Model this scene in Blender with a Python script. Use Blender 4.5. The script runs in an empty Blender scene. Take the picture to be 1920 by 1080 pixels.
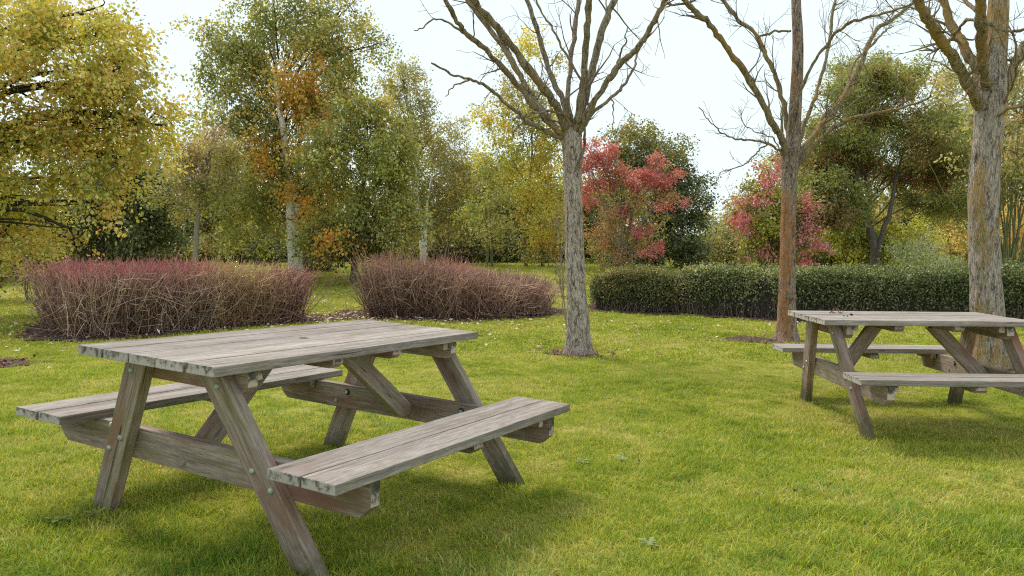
import bpy, bmesh, math, random
import numpy as np
from mathutils import Vector, Matrix

random.seed(7)
RNG = np.random.default_rng(11)
scene = bpy.context.scene
COL = scene.collection

# ------------------------------------------------------------------ camera
FPX, PITCH, CAMH = 1498.0, math.radians(-3.0), 1.176
cam_d = bpy.data.cameras.new("camera")
cam_d.sensor_width = 36.0
cam_d.lens = FPX / 1920 * 36.0
cam_d.clip_start, cam_d.clip_end = 0.05, 2000
cam = bpy.data.objects.new("camera", cam_d)
COL.objects.link(cam)
cam.location = (0, 0, CAMH)
cam.rotation_euler = (math.pi / 2 + PITCH, 0, 0)
scene.camera = cam

# ------------------------------------------------------------------ sky, sun, exposure
SUN_EL, SUN_AZ = math.radians(56), math.radians(-35)      # azimuth from +Y towards +X
world = bpy.data.worlds.new("World")
scene.world = world
world.use_nodes = True
nt = world.node_tree
nt.nodes.clear()
wo = nt.nodes.new("ShaderNodeOutputWorld")
bg = nt.nodes.new("ShaderNodeBackground")
sky = nt.nodes.new("ShaderNodeTexSky")
sky.sky_type = 'NISHITA'
sky.sun_disc = False
sky.sun_elevation = SUN_EL
sky.sun_rotation = SUN_AZ
bg.inputs[1].default_value = 0.10
# a closed bright overcast: even cloud veil over the sky texture
tc = nt.nodes.new("ShaderNodeTexCoord")
nz = nt.nodes.new("ShaderNodeTexNoise")
nz.inputs['Scale'].default_value = 1.6
nz.inputs['Detail'].default_value = 4
nt.links.new(tc.outputs['Generated'], nz.inputs['Vector'])
rp = nt.nodes.new("ShaderNodeValToRGB")
rp.color_ramp.elements[0].position = 0.3
rp.color_ramp.elements[0].color = (0.56, 0.65, 0.66, 1)
rp.color_ramp.elements[1].position = 0.7
rp.color_ramp.elements[1].color = (0.60, 0.69, 0.70, 1)
nt.links.new(nz.outputs['Fac'], rp.inputs['Fac'])
mul = nt.nodes.new("ShaderNodeVectorMath"); mul.operation = 'SCALE'
mul.inputs['Scale'].default_value = 6.1
nt.links.new(rp.outputs['Color'], mul.inputs[0])
mx = nt.nodes.new("ShaderNodeMix"); mx.data_type = 'RGBA'
mx.inputs['Factor'].default_value = 0.94
nt.links.new(sky.outputs['Color'], mx.inputs['A'])
nt.links.new(mul.outputs['Vector'], mx.inputs['B'])
nt.links.new(mx.outputs['Result'], bg.inputs['Color'])
nt.links.new(bg.outputs[0], wo.inputs[0])

sun_d = bpy.data.lights.new("sun", 'SUN')
sun_d.energy = 1.5
sun_d.angle = math.radians(18)
sun_d.color = (1.0, 0.91, 0.78)
sun = bpy.data.objects.new("sun", sun_d)
COL.objects.link(sun)
sdir = Vector((math.sin(SUN_AZ) * math.cos(SUN_EL), math.cos(SUN_AZ) * math.cos(SUN_EL), math.sin(SUN_EL)))
sun.rotation_euler = sdir.to_track_quat('Z', 'Y').to_euler()

scene.view_settings.view_transform = 'Standard'
scene.view_settings.look = 'None'
scene.view_settings.exposure = 1.4
scene.view_settings.gamma = 1.0
scene.view_settings.use_curve_mapping = False
scene.cycles.max_bounces = 6
scene.cycles.diffuse_bounces = 3
scene.cycles.transmission_bounces = 3
scene.cycles.transparent_max_bounces = 4
scene.cycles.use_denoising = False
scene.cycles.filter_width = 1.15
scene.cycles.sample_clamp_indirect = 4.0

# ------------------------------------------------------------------ helpers: space
CP, SP = math.cos(PITCH), math.sin(PITCH)


def ray(px, py):
    x = (px - 960) / FPX
    y = -(py - 540) / FPX
    return np.array([x, CP - y * SP, SP + y * CP])


def at(px, py, d):
    r = ray(px, py)
    r = r * (d / r[1])
    return np.array([r[0], r[1], CAMH + r[2]])


def sstep(a, b, t):
    t = np.clip((t - a) / (b - a), 0, 1)
    return t * t * (3 - 2 * t)


def g(x, y):
    """height of the lawn"""
    x = np.asarray(x, float); y = np.asarray(y, float)
    z = -0.075 * np.tanh(0.6 * (x + 0.87)) * (1 - sstep(9, 20, y)) * sstep(-3, 2, y)
    z = z + 0.50 * sstep(13.5, 25, y) + 0.25 * sstep(24, 60, y)
    z = z + 0.012 * np.sin(1.9 * x + 0.7 * y) * np.sin(1.3 * y - 0.4 * x) + 0.008 * np.sin(4.1 * x + 1.1) * np.sin(3.7 * y)
    return z


def gpt(px, py, dmax=60):
    """point of the lawn seen at a pixel"""
    r = ray(px, py)
    lo = 1.0
    for d in np.arange(1.5, dmax, 0.02):
        p = r * (d / r[1])
        if CAMH + p[2] < g(p[0], p[1]):
            return np.array([p[0], p[1], float(g(p[0], p[1]))])
    p = r * (dmax / r[1])
    return np.array([p[0], p[1], float(g(p[0], p[1]))])


def foot(px, d):
    x = (px - 960) / FPX * d * 1.0
    return np.array([x, d, float(g(x, d))])


def noise3(p, s, seed=0):
    """cheap smooth noise in -1..1 for arrays of points"""
    r = np.random.default_rng(abs(1000 + seed))
    out = 0
    for k in range(5):
        w = r.normal(size=3) * s * (1 + 0.6 * k)
        out = out + np.sin(p @ w + r.uniform(0, 6.28)) / (1 + 0.45 * k)
    return out / 2.2


# ------------------------------------------------------------------ helpers: objects
def tag(o, label=None, cat=None, group=None, kind=None):
    if label: o['label'] = label
    if cat: o['category'] = cat
    if group: o['group'] = group
    if kind: o['kind'] = kind
    return o


def empty(name, loc, label, cat, group=None, rot=None):
    o = bpy.data.objects.new(name, None)
    o.empty_display_size = 0.2
    COL.objects.link(o)
    if rot is not None:
        o.matrix_world = rot
    else:
        o.location = loc
    return tag(o, label, cat, group)


def link(name, me, mat, parent=None, inv=True):
    if mat is not None:
        me.materials.clear(); me.materials.append(mat)
    o = bpy.data.objects.new(name, me)
    COL.objects.link(o)
    if parent is not None:
        o.parent = parent
        if inv:                       # mesh is in world space, parent only moved
            o.location = -Vector(parent.location)
    return o


def mesh_np(name, verts, faces, col=None, dom='POINT', smooth=False):
    """faces: (N,k) int array"""
    me = bpy.data.meshes.new(name)
    verts = np.asarray(verts, np.float32); faces = np.asarray(faces, np.int32)
    n, k = faces.shape
    me.vertices.add(len(verts)); me.vertices.foreach_set('co', verts.ravel())
    me.loops.add(n * k); me.loops.foreach_set('vertex_index', faces.ravel())
    me.polygons.add(n)
    me.polygons.foreach_set('loop_start', np.arange(0, n * k, k, dtype=np.int32))
    if smooth:
        me.polygons.foreach_set('use_smooth', np.ones(n, bool))
    me.update(calc_edges=True)
    if col is not None:
        a = me.attributes.new('Col', 'FLOAT_COLOR', dom)
        c = np.ones((len(col), 4), np.float32); c[:, :3] = col
        a.data.foreach_set('color', c.ravel())
    return me


class Tubes:
    """collects tapered tubes into one mesh"""
    def __init__(s):
        s.v, s.f, s.c, s.n = [], [], [], 0

    def add(s, pts, rad, col=(1, 1, 1), sides=6, cols=None, cap=False):
        pts = np.asarray(pts, float); m = len(pts)
        rad = np.broadcast_to(np.asarray(rad, float), (m,))
        t = np.gradient(pts, axis=0)
        t /= np.linalg.norm(t, axis=1)[:, None] + 1e-9
        ref = np.array([0.31, 0.95, 0.05]) if abs(t[0][1]) < 0.8 else np.array([1.0, 0.1, 0.1])
        a = np.cross(t, ref); a /= np.linalg.norm(a, axis=1)[:, None] + 1e-9
        b = np.cross(t, a)
        th = np.linspace(0, 2 * np.pi, sides, endpoint=False)
        v = pts[:, None, :] + rad[:, None, None] * (np.cos(th)[None, :, None] * a[:, None, :] + np.sin(th)[None, :, None] * b[:, None, :])
        s.v.append(v.reshape(-1, 3))
        i = np.arange(m - 1)[:, None] * sides + np.arange(sides)[None, :]
        j = np.arange(m - 1)[:, None] * sides + (np.arange(sides)[None, :] + 1) % sides
        s.f.append((np.stack([i, j, j + sides, i + sides], -1).reshape(-1, 4) + s.n))
        cc = np.broadcast_to(np.asarray(col, float), (m, 3)) if cols is None else np.asarray(cols, float)
        s.c.append(np.repeat(cc, sides, axis=0))
        s.n += m * sides

    def build(s, name, mat, parent=None, smooth=True):
        me = mesh_np(name, np.concatenate(s.v), np.concatenate(s.f), np.concatenate(s.c), 'POINT', smooth)
        return link(name, me, mat, parent)


def many_tubes(base, tip, bend, r0, r1, c0, c1, segs=3, sides=3, cpow=1.0):
    """vectorised thin stems: base,tip,bend (N,3) ; returns verts, faces, colours"""
    N = len(base)
    ts = np.linspace(0, 1, segs + 1)
    P = base[:, None] * (1 - ts)[None, :, None] + tip[:, None] * ts[None, :, None] + bend[:, None] * (4 * ts * (1 - ts))[None, :, None] * 0.5
    R = r0[:, None] * (1 - ts)[None] + r1[:, None] * ts[None]
    cp = ts ** cpow
    C = c0[:, None] * (1 - cp)[None, :, None] + c1[:, None] * cp[None, :, None]
    d = tip - base
    d /= np.linalg.norm(d, axis=1)[:, None] + 1e-9
    a = np.cross(d, np.array([0.2, 0.97, 0.1])); a /= np.linalg.norm(a, axis=1)[:, None] + 1e-9
    b = np.cross(d, a)
    th = np.linspace(0, 2 * np.pi, sides, endpoint=False)
    off = np.cos(th)[None, :, None] * a[:, None] + np.sin(th)[None, :, None] * b[:, None]
    V = P[:, :, None, :] + R[:, :, None, None] * off[:, None]
    base_i = (np.arange(N) * (segs + 1) * sides)[:, None, None]
    i = np.arange(segs)[:, None] * sides + np.arange(sides)[None]
    j = np.arange(segs)[:, None] * sides + (np.arange(sides)[None] + 1) % sides
    F = np.stack([i, j, j + sides, i + sides], -1)[None] + base_i[..., None]
    return V.reshape(-1, 3), F.reshape(-1, 4), np.repeat(C.reshape(-1, 3), sides, axis=0)


def leaf_mesh(name, pos, axis, nrm, ln, wd, col):
    """diamond leaves, one quad each"""
    axis = axis / (np.linalg.norm(axis, axis=1)[:, None] + 1e-9)
    side = np.cross(axis, nrm); side /= np.linalg.norm(side, axis=1)[:, None] + 1e-9
    up = np.cross(side, axis)
    L = np.asarray(ln)[:, None]; W = np.asarray(wd)[:, None]
    v = np.stack([pos, pos + axis * L * 0.5 + side * W * 0.5 + up * W * 0.18,
                  pos + axis * L, pos + axis * L * 0.5 - side * W * 0.5 + up * W * 0.18], 1).reshape(-1, 3)
    n = len(pos)
    f = np.arange(4 * n).reshape(n, 4)
    return mesh_np(name, v, f, col, 'FACE')


# ------------------------------------------------------------------ materials
def newmat(name):
    m = bpy.data.materials.new(name); m.use_nodes = True
    n = m.node_tree.nodes; n.clear()
    out = n.new('ShaderNodeOutputMaterial')
    return m, m.node_tree, n, m.node_tree.links, out


def leaf_mat(name, trans=0.35, rough=0.55, spec=0.25, tint=(1.15, 1.1, 0.55)):
    m, t, n, l, out = newmat(name)
    a = n.new('ShaderNodeAttribute'); a.attribute_name = 'Col'
    p = n.new('ShaderNodeBsdfPrincipled'); p.inputs['Roughness'].default_value = rough
    p.inputs['Specular IOR Level'].default_value = spec
    l.new(a.outputs['Color'], p.inputs['Base Color'])
    tr = n.new('ShaderNodeBsdfTranslucent')
    mu = n.new('ShaderNodeMix'); mu.data_type = 'RGBA'; mu.blend_type = 'MULTIPLY'; mu.inputs['Factor'].default_value = 1
    mu.inputs['B'].default_value = (*tint, 1)
    l.new(a.outputs['Color'], mu.inputs['A']); l.new(mu.outputs['Result'], tr.inputs['Color'])
    ms = n.new('ShaderNodeMixShader'); ms.inputs[0].default_value = trans
    l.new(p.outputs[0], ms.inputs[1]); l.new(tr.outputs[0], ms.inputs[2]); l.new(ms.outputs[0], out.inputs[0])
    return m


def ramp(n, l, src, stops):
    r = n.new('ShaderNodeValToRGB')
    e = r.color_ramp.elements
    e[0].position, e[0].color = stops[0][0], (*stops[0][1], 1)
    e[1].position, e[1].color = stops[-1][0], (*stops[-1][1], 1)
    for p, c in stops[1:-1]:
        k = e.new(p); k.color = (*c, 1)
    l.new(src, r.inputs['Fac'])
    return r


def mixc(n, l, fac, a, b, blend='MIX'):
    m = n.new('ShaderNodeMix'); m.data_type = 'RGBA'; m.blend_type = blend
    for key, v in (('Factor', fac), ('A', a), ('B', b)):
        if isinstance(v, (int, float)): m.inputs[key].default_value = v
        elif isinstance(v, tuple): m.inputs[key].default_value = (*v, 1)
        else: l.new(v, m.inputs[key])
    return m.outputs['Result']


def noise(n, l, vec, scale, detail=4, rough=0.55, dist=0.0):
    t = n.new('ShaderNodeTexNoise')
    t.inputs['Scale'].default_value = scale; t.inputs['Detail'].default_value = detail
    t.inputs['Roughness'].default_value = rough; t.inputs['Distortion'].default_value = dist
    l.new(vec, t.inputs['Vector'])
    return t.outputs['Fac']


def mapping(n, l, vec, sc, loc=(0, 0, 0)):
    m = n.new('ShaderNodeMapping'); m.inputs['Scale'].default_value = sc; m.inputs['Location'].default_value = loc
    l.new(vec, m.inputs['Vector'])
    return m.outputs[0]


def math_(n, l, op, a, b=None, clamp=False):
    m = n.new('ShaderNodeMath'); m.operation = op; m.use_clamp = clamp
    for i, v in enumerate((a, b)):
        if v is None: continue
        if isinstance(v, (int, float)): m.inputs[i].default_value = v
        else: l.new(v, m.inputs[i])
    return m.outputs[0]


def stem_mat(name, rough=0.75):
    """branches, stems: vertex colour with fine mottling and lichen already in the colour"""
    m, t, n, l, out = newmat(name)
    a = n.new('ShaderNodeAttribute'); a.attribute_name = 'Col'
    geo = n.new('ShaderNodeNewGeometry')
    nf = noise(n, l, geo.outputs['Position'], 35, 4, 0.7)
    r = ramp(n, l, nf, [(0.3, (0.45, 0.45, 0.45)), (0.7, (1.5, 1.5, 1.5))])
    c = mixc(n, l, 1.0, a.outputs['Color'], r.outputs['Color'], 'MULTIPLY')
    p = n.new('ShaderNodeBsdfPrincipled'); p.inputs['Roughness'].default_value = rough
    p.inputs['Specular IOR Level'].default_value = 0.2
    l.new(c, p.inputs['Base Color']); l.new(p.outputs[0], out.inputs[0])
    return m


def bark_mat(name, dark, mid, light, lichen, lichen2, lich_amt, seed, sx=30.0, sz=8.5):
    m, t, n, l, out = newmat(name)
    geo = n.new('ShaderNodeNewGeometry')
    mp = mapping(n, l, geo.outputs['Position'], (sx, sx, sz), (seed, seed * 2, 0))
    a = noise(n, l, mp, 1.0, 6, 0.65, 0.6)
    vo = n.new('ShaderNodeTexVoronoi'); vo.feature = 'DISTANCE_TO_EDGE'; vo.inputs['Scale'].default_value = 1.0
    wv = n.new('ShaderNodeVectorMath'); wv.operation = 'MULTIPLY_ADD'
    nn = n.new('ShaderNodeTexNoise'); nn.inputs['Scale'].default_value = 14; l.new(geo.outputs['Position'], nn.inputs['Vector'])
    l.new(nn.outputs['Color'], wv.inputs[0]); wv.inputs[1].default_value = (0.035, 0.035, 0.06); l.new(geo.outputs['Position'], wv.inputs[2])
    l.new(mapping(n, l, wv.outputs[0], (sx * 2.1, sx * 2.1, sx * .42), (seed, 0, 0)), vo.inputs['Vector'])
    vd = vo.outputs['Distance']
    a = math_(n, l, 'ADD', math_(n, l, 'MULTIPLY', a, 0.78), math_(n, l, 'MULTIPLY', math_(n, l, 'MINIMUM', vd, 0.3), 0.6))
    base = ramp(n, l, a, [(0.33, dark), (0.42, mid), (0.60, light)])
    fine = noise(n, l, geo.outputs['Position'], 90, 4, 0.7)
    fr = ramp(n, l, fine, [(0.3, (0.6, 0.6, 0.6)), (0.7, (1.35, 1.35, 1.35))])
    c = mixc(n, l, 1.0, base.outputs['Color'], fr.outputs['Color'], 'MULTIPLY')
    mp2 = mapping(n, l, geo.outputs['Position'], (7, 7, 2.3), (seed * 3, 0, seed))
    lp = noise(n, l, mp2, 1.0, 6, 0.75)
    at_ = n.new('ShaderNodeAttribute'); at_.attribute_name = 'Col'     # r channel: where lichen grows
    sep = n.new('ShaderNodeSeparateColor'); l.new(at_.outputs['Color'], sep.inputs[0])
    k = math_(n, l, 'ADD', lp, math_(n, l, 'MULTIPLY', sep.outputs[0], 0.45))
    lm = ramp(n, l, k, [(lich_amt, (0, 0, 0)), (lich_amt + 0.09, (1, 1, 1))])
    lc = ramp(n, l, noise(n, l, geo.outputs['Position'], 12, 3), [(0.4, lichen), (0.6, lichen2)])
    fb = ramp(n, l, noise(n, l, geo.outputs['Position'], 45, 4, 0.75), [(0.40, (0, 0, 0)), (0.56, (1, 1, 1))])
    lmf = math_(n, l, 'MULTIPLY', lm.outputs['Color'], math_(n, l, 'MULTIPLY', fb.outputs['Color'], .92), True)
    c = mixc(n, l, lmf, c, lc.outputs['Color'])
    c = mixc(n, l, math_(n, l, 'MULTIPLY', sep.outputs[1], math_(n, l, 'MULTIPLY', a, 1.5), True), c, (0.42, 0.235, 0.215))
    p = n.new('ShaderNodeBsdfPrincipled'); p.inputs['Roughness'].default_value = 0.9
    p.inputs['Specular IOR Level'].default_value = 0.15
    l.new(c, p.inputs['Base Color'])
    b = n.new('ShaderNodeBump'); b.inputs['Strength'].default_value = 1.0; b.inputs['Distance'].default_value = 0.022
    hh = math_(n, l, 'ADD', a, math_(n, l, 'MULTIPLY', fine, 0.3))
    l.new(hh, b.inputs['Height']); l.new(b.outputs[0], p.inputs['Normal'])
    l.new(p.outputs[0], out.inputs[0])
    return m


def birch_mat(name):
    m, t, n, l, out = newmat(name)
    geo = n.new('ShaderNodeNewGeometry')
    mp = mapping(n, l, geo.outputs['Position'], (3, 3, 13))
    a = noise(n, l, mp, 1.0, 4, 0.6, 0.6)
    base = ramp(n, l, a, [(0.31, (0.03, 0.028, 0.025)), (0.36, (0.42, 0.38, 0.35)), (0.40, (0.85, 0.82, 0.79)), (0.8, (0.90, 0.885, 0.86))])
    p = n.new('ShaderNodeBsdfPrincipled'); p.inputs['Roughness'].default_value = 0.8
    l.new(base.outputs['Color'], p.inputs['Base Color']); l.new(p.outputs[0], out.inputs[0])
    return m


def wood_mat(name, base_d, base_l, red, algae, red_amt=0.6, alg_amt=0.5):
    """weathered sawn timber, grain along the piece's own X axis"""
    m, t, n, l, out = newmat(name)
    tcn = n.new('ShaderNodeTexCoord'); oi = n.new('ShaderNodeObjectInfo')
    cmb = n.new('ShaderNodeCombineXYZ')
    l.new(math_(n, l, 'MULTIPLY', oi.outputs['Random'], 37.0), cmb.inputs[0])
    l.new(math_(n, l, 'MULTIPLY', oi.outputs['Random'], 11.0), cmb.inputs[1])
    l.new(math_(n, l, 'MULTIPLY', oi.outputs['Random'], 5.0), cmb.inputs[2])
    add = n.new('ShaderNodeVectorMath'); add.operation = 'ADD'
    l.new(tcn.outputs['Object'], add.inputs[0]); l.new(cmb.outputs[0], add.inputs[1])
    v = add.outputs[0]
    warp = noise(n, l, mapping(n, l, v, (1.5, 5, 5)), 1.0, 2)
    vm = n.new('ShaderNodeVectorMath'); vm.operation = 'MULTIPLY_ADD'
    cw = n.new('ShaderNodeCombineXYZ'); l.new(warp, cw.inputs[1]); l.new(warp, cw.inputs[2])
    l.new(cw.outputs[0], vm.inputs[0]); vm.inputs[1].default_value = (0, 0.05, 0.05); l.new(v, vm.inputs[2])
    vw = vm.outputs[0]
    grain = noise(n, l, mapping(n, l, vw, (2.2, 95, 95)), 1.0, 5, 0.65)
    broad = noise(n, l, mapping(n, l, vw, (0.9, 16, 16)), 1.0, 4, 0.6)
    fine = noise(n, l, mapping(n, l, vw, (12, 420, 420)), 1.0, 3, 0.7)
    gc = ramp(n, l, math_(n, l, 'ADD', math_(n, l, 'MULTIPLY', grain, 0.55), math_(n, l, 'MULTIPLY', broad, 0.45)),
              [(0.34, base_d), (0.50, tuple(0.5 * (a + b) for a, b in zip(base_d, base_l))), (0.66, base_l)])
    c = gc.outputs['Color']
    ff = ramp(n, l, fine, [(0.3, (0.5, 0.49, 0.48)), (0.62, (1.22, 1.22, 1.22))])
    c = mixc(n, l, 1.0, c, ff.outputs['Color'], 'MULTIPLY')
    # reddish timber showing through
    rf = ramp(n, l, noise(n, l, mapping(n, l, v, (2.4, 9, 9)), 1.0, 4, 0.6), [(0.50, (0, 0, 0)), (0.68, (red_amt,) * 3)])
    c = mixc(n, l, rf.outputs['Color'], c, red)
    # algae / grime blotches
    af = ramp(n, l, noise(n, l, mapping(n, l, v, (3.5, 10, 10), (5, 1, 2)), 1.0, 5, 0.65), [(0.52, (0, 0, 0)), (0.66, (alg_amt,) * 3)])
    c = mixc(n, l, af.outputs['Color'], c, algae)
    # knots
    vo = n.new('ShaderNodeTexVoronoi'); vo.inputs['Scale'].default_value = 1.0
    l.new(mapping(n, l, v, (3.0, 12, 12)), vo.inputs['Vector'])
    kf = ramp(n, l, vo.outputs['Distance'], [(0.06, (1, 1, 1)), (0.13, (0, 0, 0))])
    c = mixc(n, l, math_(n, l, 'MULTIPLY', kf.outputs['Color'], 0.55), c, (0.07, 0.035, 0.025))
    # checks (long thin drying cracks)
    ck = noise(n, l, mapping(n, l, vw, (1.3, 60, 60), (3, 3, 3)), 1.0, 2, 0.5)
    ckf = ramp(n, l, ck, [(0.27, (1, 1, 1)), (0.31, (0, 0, 0))])
    c = mixc(n, l, math_(n, l, 'MULTIPLY', ckf.outputs['Color'], 0.7), c, (0.035, 0.028, 0.024))
    # end grain: paler with near-black mould creeping from the top edge
    sx = n.new('ShaderNodeSeparateXYZ')
    nrm = n.new('ShaderNodeTexCoord'); l.new(nrm.outputs['Normal'], sx.inputs[0])
    endf = math_(n, l, 'GREATER_THAN', math_(n, l, 'ABSOLUTE', sx.outputs[0]), 0.75)
    en = noise(n, l, v, 38, 5, 0.65)
    so = n.new('ShaderNodeSeparateXYZ'); l.new(tcn.outputs['Object'], so.inputs[0])
    eh = math_(n, l, 'ADD', en, math_(n, l, 'MULTIPLY', so.outputs[2], 5.0))
    er = ramp(n, l, eh, [(0.44, tuple(x * 1.05 for x in base_l)), (0.54, tuple(x * .8 for x in base_l)), (0.63, (0.13, 0.125, 0.10)), (0.8, (0.06, 0.06, 0.048))])
    c = mixc(n, l, endf, c, er.outputs['Color'])
    # per piece brightness
    ob = ramp(n, l, oi.outputs['Random'], [(0.0, (0.86, 0.85, 0.84)), (1.0, (1.12, 1.11, 1.09))])
    c = mixc(n, l, 1.0, c, ob.outputs['Color'], 'MULTIPLY')
    gw = n.new('ShaderNodeNewGeometry'); sw = n.new('ShaderNodeSeparateXYZ'); l.new(gw.outputs['Position'], sw.inputs[0])
    gk = math_(n, l, 'SUBTRACT', math_(n, l, 'MULTIPLY', noise(n, l, gw.outputs['Position'], 22, 4, 0.65), 0.55), math_(n, l, 'MULTIPLY', sw.outputs[2], 1.9))
    gf_ = ramp(n, l, gk, [(0.05, (0, 0, 0)), (0.28, (0.8, 0.8, 0.8))])
    c = mixc(n, l, gf_.outputs['Color'], c, (0.085, 0.08, 0.035))
    p = n.new('ShaderNodeBsdfPrincipled'); p.inputs['Roughness'].default_value = 0.82
    p.inputs['Specular IOR Level'].default_value = 0.2
    l.new(c, p.inputs['Base Color'])
    b = n.new('ShaderNodeBump'); b.inputs['Strength'].default_value = 0.55; b.inputs['Distance'].default_value = 0.0025
    hs = math_(n, l, 'ADD', grain, math_(n, l, 'MULTIPLY', fine, 0.5))
    hs = math_(n, l, 'SUBTRACT', hs, math_(n, l, 'MULTIPLY', ckf.outputs['Color'], 0.8))
    l.new(hs, b.inputs['Height']); l.new(b.outputs[0], p.inputs['Normal'])
    l.new(p.outputs[0], out.inputs[0])
    return m


def plain(name, col, rough=0.6, metal=0.0, bump=None):
    m, t, n, l, out = newmat(name)
    geo = n.new('ShaderNodeNewGeometry')
    nf = noise(n, l, geo.outputs['Position'], bump or 60, 4)
    r = ramp(n, l, nf, [(0.3, tuple(x * .65 for x in col)), (0.7, tuple(min(1, x * 1.3) for x in col))])
    p = n.new('ShaderNodeBsdfPrincipled'); p.inputs['Roughness'].default_value = rough; p.inputs['Metallic'].default_value = metal
    l.new(r.outputs['Color'], p.inputs['Base Color']); l.new(p.outputs[0], out.inputs[0])
    return m


def lawn_mat():
    m, t, n, l, out = newmat('lawn')
    geo = n.new('ShaderNodeNewGeometry'); P = geo.outputs['Position']
    big = noise(n, l, P, 0.55, 4, 0.6); mid = noise(n, l, P, 3.2, 5, 0.65); fin = noise(n, l, P, 55, 5, 0.75)
    c = ramp(n, l, math_(n, l, 'ADD', math_(n, l, 'MULTIPLY', big, 0.5), math_(n, l, 'MULTIPLY', mid, 0.5)),
             [(0.36, (0.19, 0.215, 0.028)), (0.5, (0.33, 0.325, 0.05)), (0.62, (0.42, 0.365, 0.11))]).outputs['Color']
    f = ramp(n, l, fin, [(0.32, (0.25, 0.25, 0.22)), (0.5, (0.85, 0.85, 0.85)), (0.72, (1.45, 1.45, 1.4))])
    c = mixc(n, l, 1.0, c, f.outputs['Color'], 'MULTIPLY')
    # worn soil flecks
    s = noise(n, l, P, 9, 5, 0.7)
    sf = ramp(n, l, s, [(0.62, (0, 0, 0)), (0.70, (0.55, 0.55, 0.55))])
    c = mixc(n, l, sf.outputs['Color'], c, (0.13, 0.09, 0.05))
    p = n.new('ShaderNodeBsdfPrincipled'); p.inputs['Roughness'].default_value = 0.95; p.inputs['Specular IOR Level'].default_value = 0.1
    l.new(c, p.inputs['Base Color'])
    b = n.new('ShaderNodeBump'); b.inputs['Strength'].default_value = 0.8; b.inputs['Distance'].default_value = 0.02
    l.new(fin, b.inputs['Height']); l.new(b.outputs[0], p.inputs['Normal']); l.new(p.outputs[0], out.inputs[0])
    return m


def grass_mat():
    m, t, n, l, out = newmat('grass_blades')
    geo = n.new('ShaderNodeNewGeometry'); P = geo.outputs['Position']
    a = n.new('ShaderNodeAttribute'); a.attribute_name = 'Col'
    big = noise(n, l, P, 0.55, 4, 0.6); mid = noise(n, l, P, 3.2, 5, 0.65)
    c = ramp(n, l, math_(n, l, 'ADD', math_(n, l, 'MULTIPLY', big, 0.5), math_(n, l, 'MULTIPLY', mid, 0.5)),
             [(0.38, (0.25, 0.31, 0.028)), (0.48, (0.40, 0.425, 0.050)), (0.59, (0.53, 0.48, 0.13))]).outputs['Color']
    c = mixc(n, l, 1.0, c, a.outputs['Color'], 'MULTIPLY')
    p = n.new('ShaderNodeBsdfPrincipled'); p.inputs['Roughness'].default_value = 0.5; p.inputs['Specular IOR Level'].default_value = 0.3
    l.new(c, p.inputs['Base Color'])
    tr = n.new('ShaderNodeBsdfTranslucent'); l.new(mixc(n, l, 1.0, c, (1.1, 1.15, 0.6), 'MULTIPLY'), tr.inputs['Color'])
    ms = n.new('ShaderNodeMixShader'); ms.inputs[0].default_value = 0.35
    l.new(p.outputs[0], ms.inputs[1]); l.new(tr.outputs[0], ms.inputs[2]); l.new(ms.outputs[0], out.inputs[0])
    return m


def mulch_mat():
    m, t, n, l, out = newmat('mulch')
    geo = n.new('ShaderNodeNewGeometry'); P = geo.outputs['Position']
    a = noise(n, l, P, 30, 6, 0.75)
    c = ramp(n, l, a, [(0.35, (0.022, 0.012, 0.011)), (0.52, (0.085, 0.042, 0.036)), (0.68, (0.22, 0.12, 0.10))])
    p = n.new('ShaderNodeBsdfPrincipled'); p.inputs['Roughness'].default_value = 0.95
    l.new(c.outputs['Color'], p.inputs['Base Color'])
    b = n.new('ShaderNodeBump'); b.inputs['Strength'].default_value = 1; b.inputs['Distance'].default_value = 0.03
    l.new(a, b.inputs['Height']); l.new(b.outputs[0], p.inputs['Normal']); l.new(p.outputs[0], out.inputs[0])
    return m


M_LEAF = leaf_mat('foliage')
M_WAX = leaf_mat('glossy_foliage', 0.22, 0.5, 0.3, (1.1, 1.15, 0.6))
M_DRY = leaf_mat('dry_leaves', 0.15, 0.8, 0.1, (1.1, 1.0, 0.8))
M_STEM = stem_mat('stems')
M_BARK1 = bark_mat('grey_furrowed_bark', (0.085, 0.062, 0.055), (0.30, 0.24, 0.21), (0.56, 0.475, 0.43), (0.36, 0.19, 0.06), (0.42, 0.16, 0.07), 0.82, 1.3)
M_BARK2 = bark_mat('orange_lichen_bark', (0.06, 0.045, 0.04), (0.20, 0.15, 0.125), (0.40, 0.33, 0.29), (0.36, 0.145, 0.03), (0.46, 0.18, 0.06), 0.66, 4.1)
M_BARK3 = bark_mat('old_spotted_bark', (0.08, 0.062, 0.055), (0.26, 0.215, 0.19), (0.48, 0.41, 0.37), (0.38, 0.19, 0.04), (0.33, 0.24, 0.06), 0.61, 7.7, 26, 7.0)
M_LIMB1 = bark_mat('limb_bark_brown', (0.07, 0.052, 0.04), (0.20, 0.155, 0.11), (0.34, 0.28, 0.20), (0.36, 0.24, 0.08), (0.30, 0.17, 0.07), 0.80, 2.2, 30, 9)
M_LIMB2 = bark_mat('limb_bark_yellow_lichen', (0.08, 0.06, 0.04), (0.22, 0.17, 0.11), (0.36, 0.30, 0.20), (0.40, 0.27, 0.07), (0.36, 0.17, 0.05), 0.72, 5.2, 30, 9)
M_BIRCH = birch_mat('birch_bark')
M_WOOD = wood_mat('weathered_timber', (0.14, 0.12, 0.113), (0.44, 0.395, 0.375), (0.20, 0.125, 0.10), (0.15, 0.14, 0.075), 0.5, 0.45)
M_WOODLEG = wood_mat('weathered_leg_timber', (0.17, 0.128, 0.108), (0.50, 0.41, 0.355), (0.25, 0.115, 0.085), (0.18, 0.17, 0.06), 0.85, 0.5)
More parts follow.
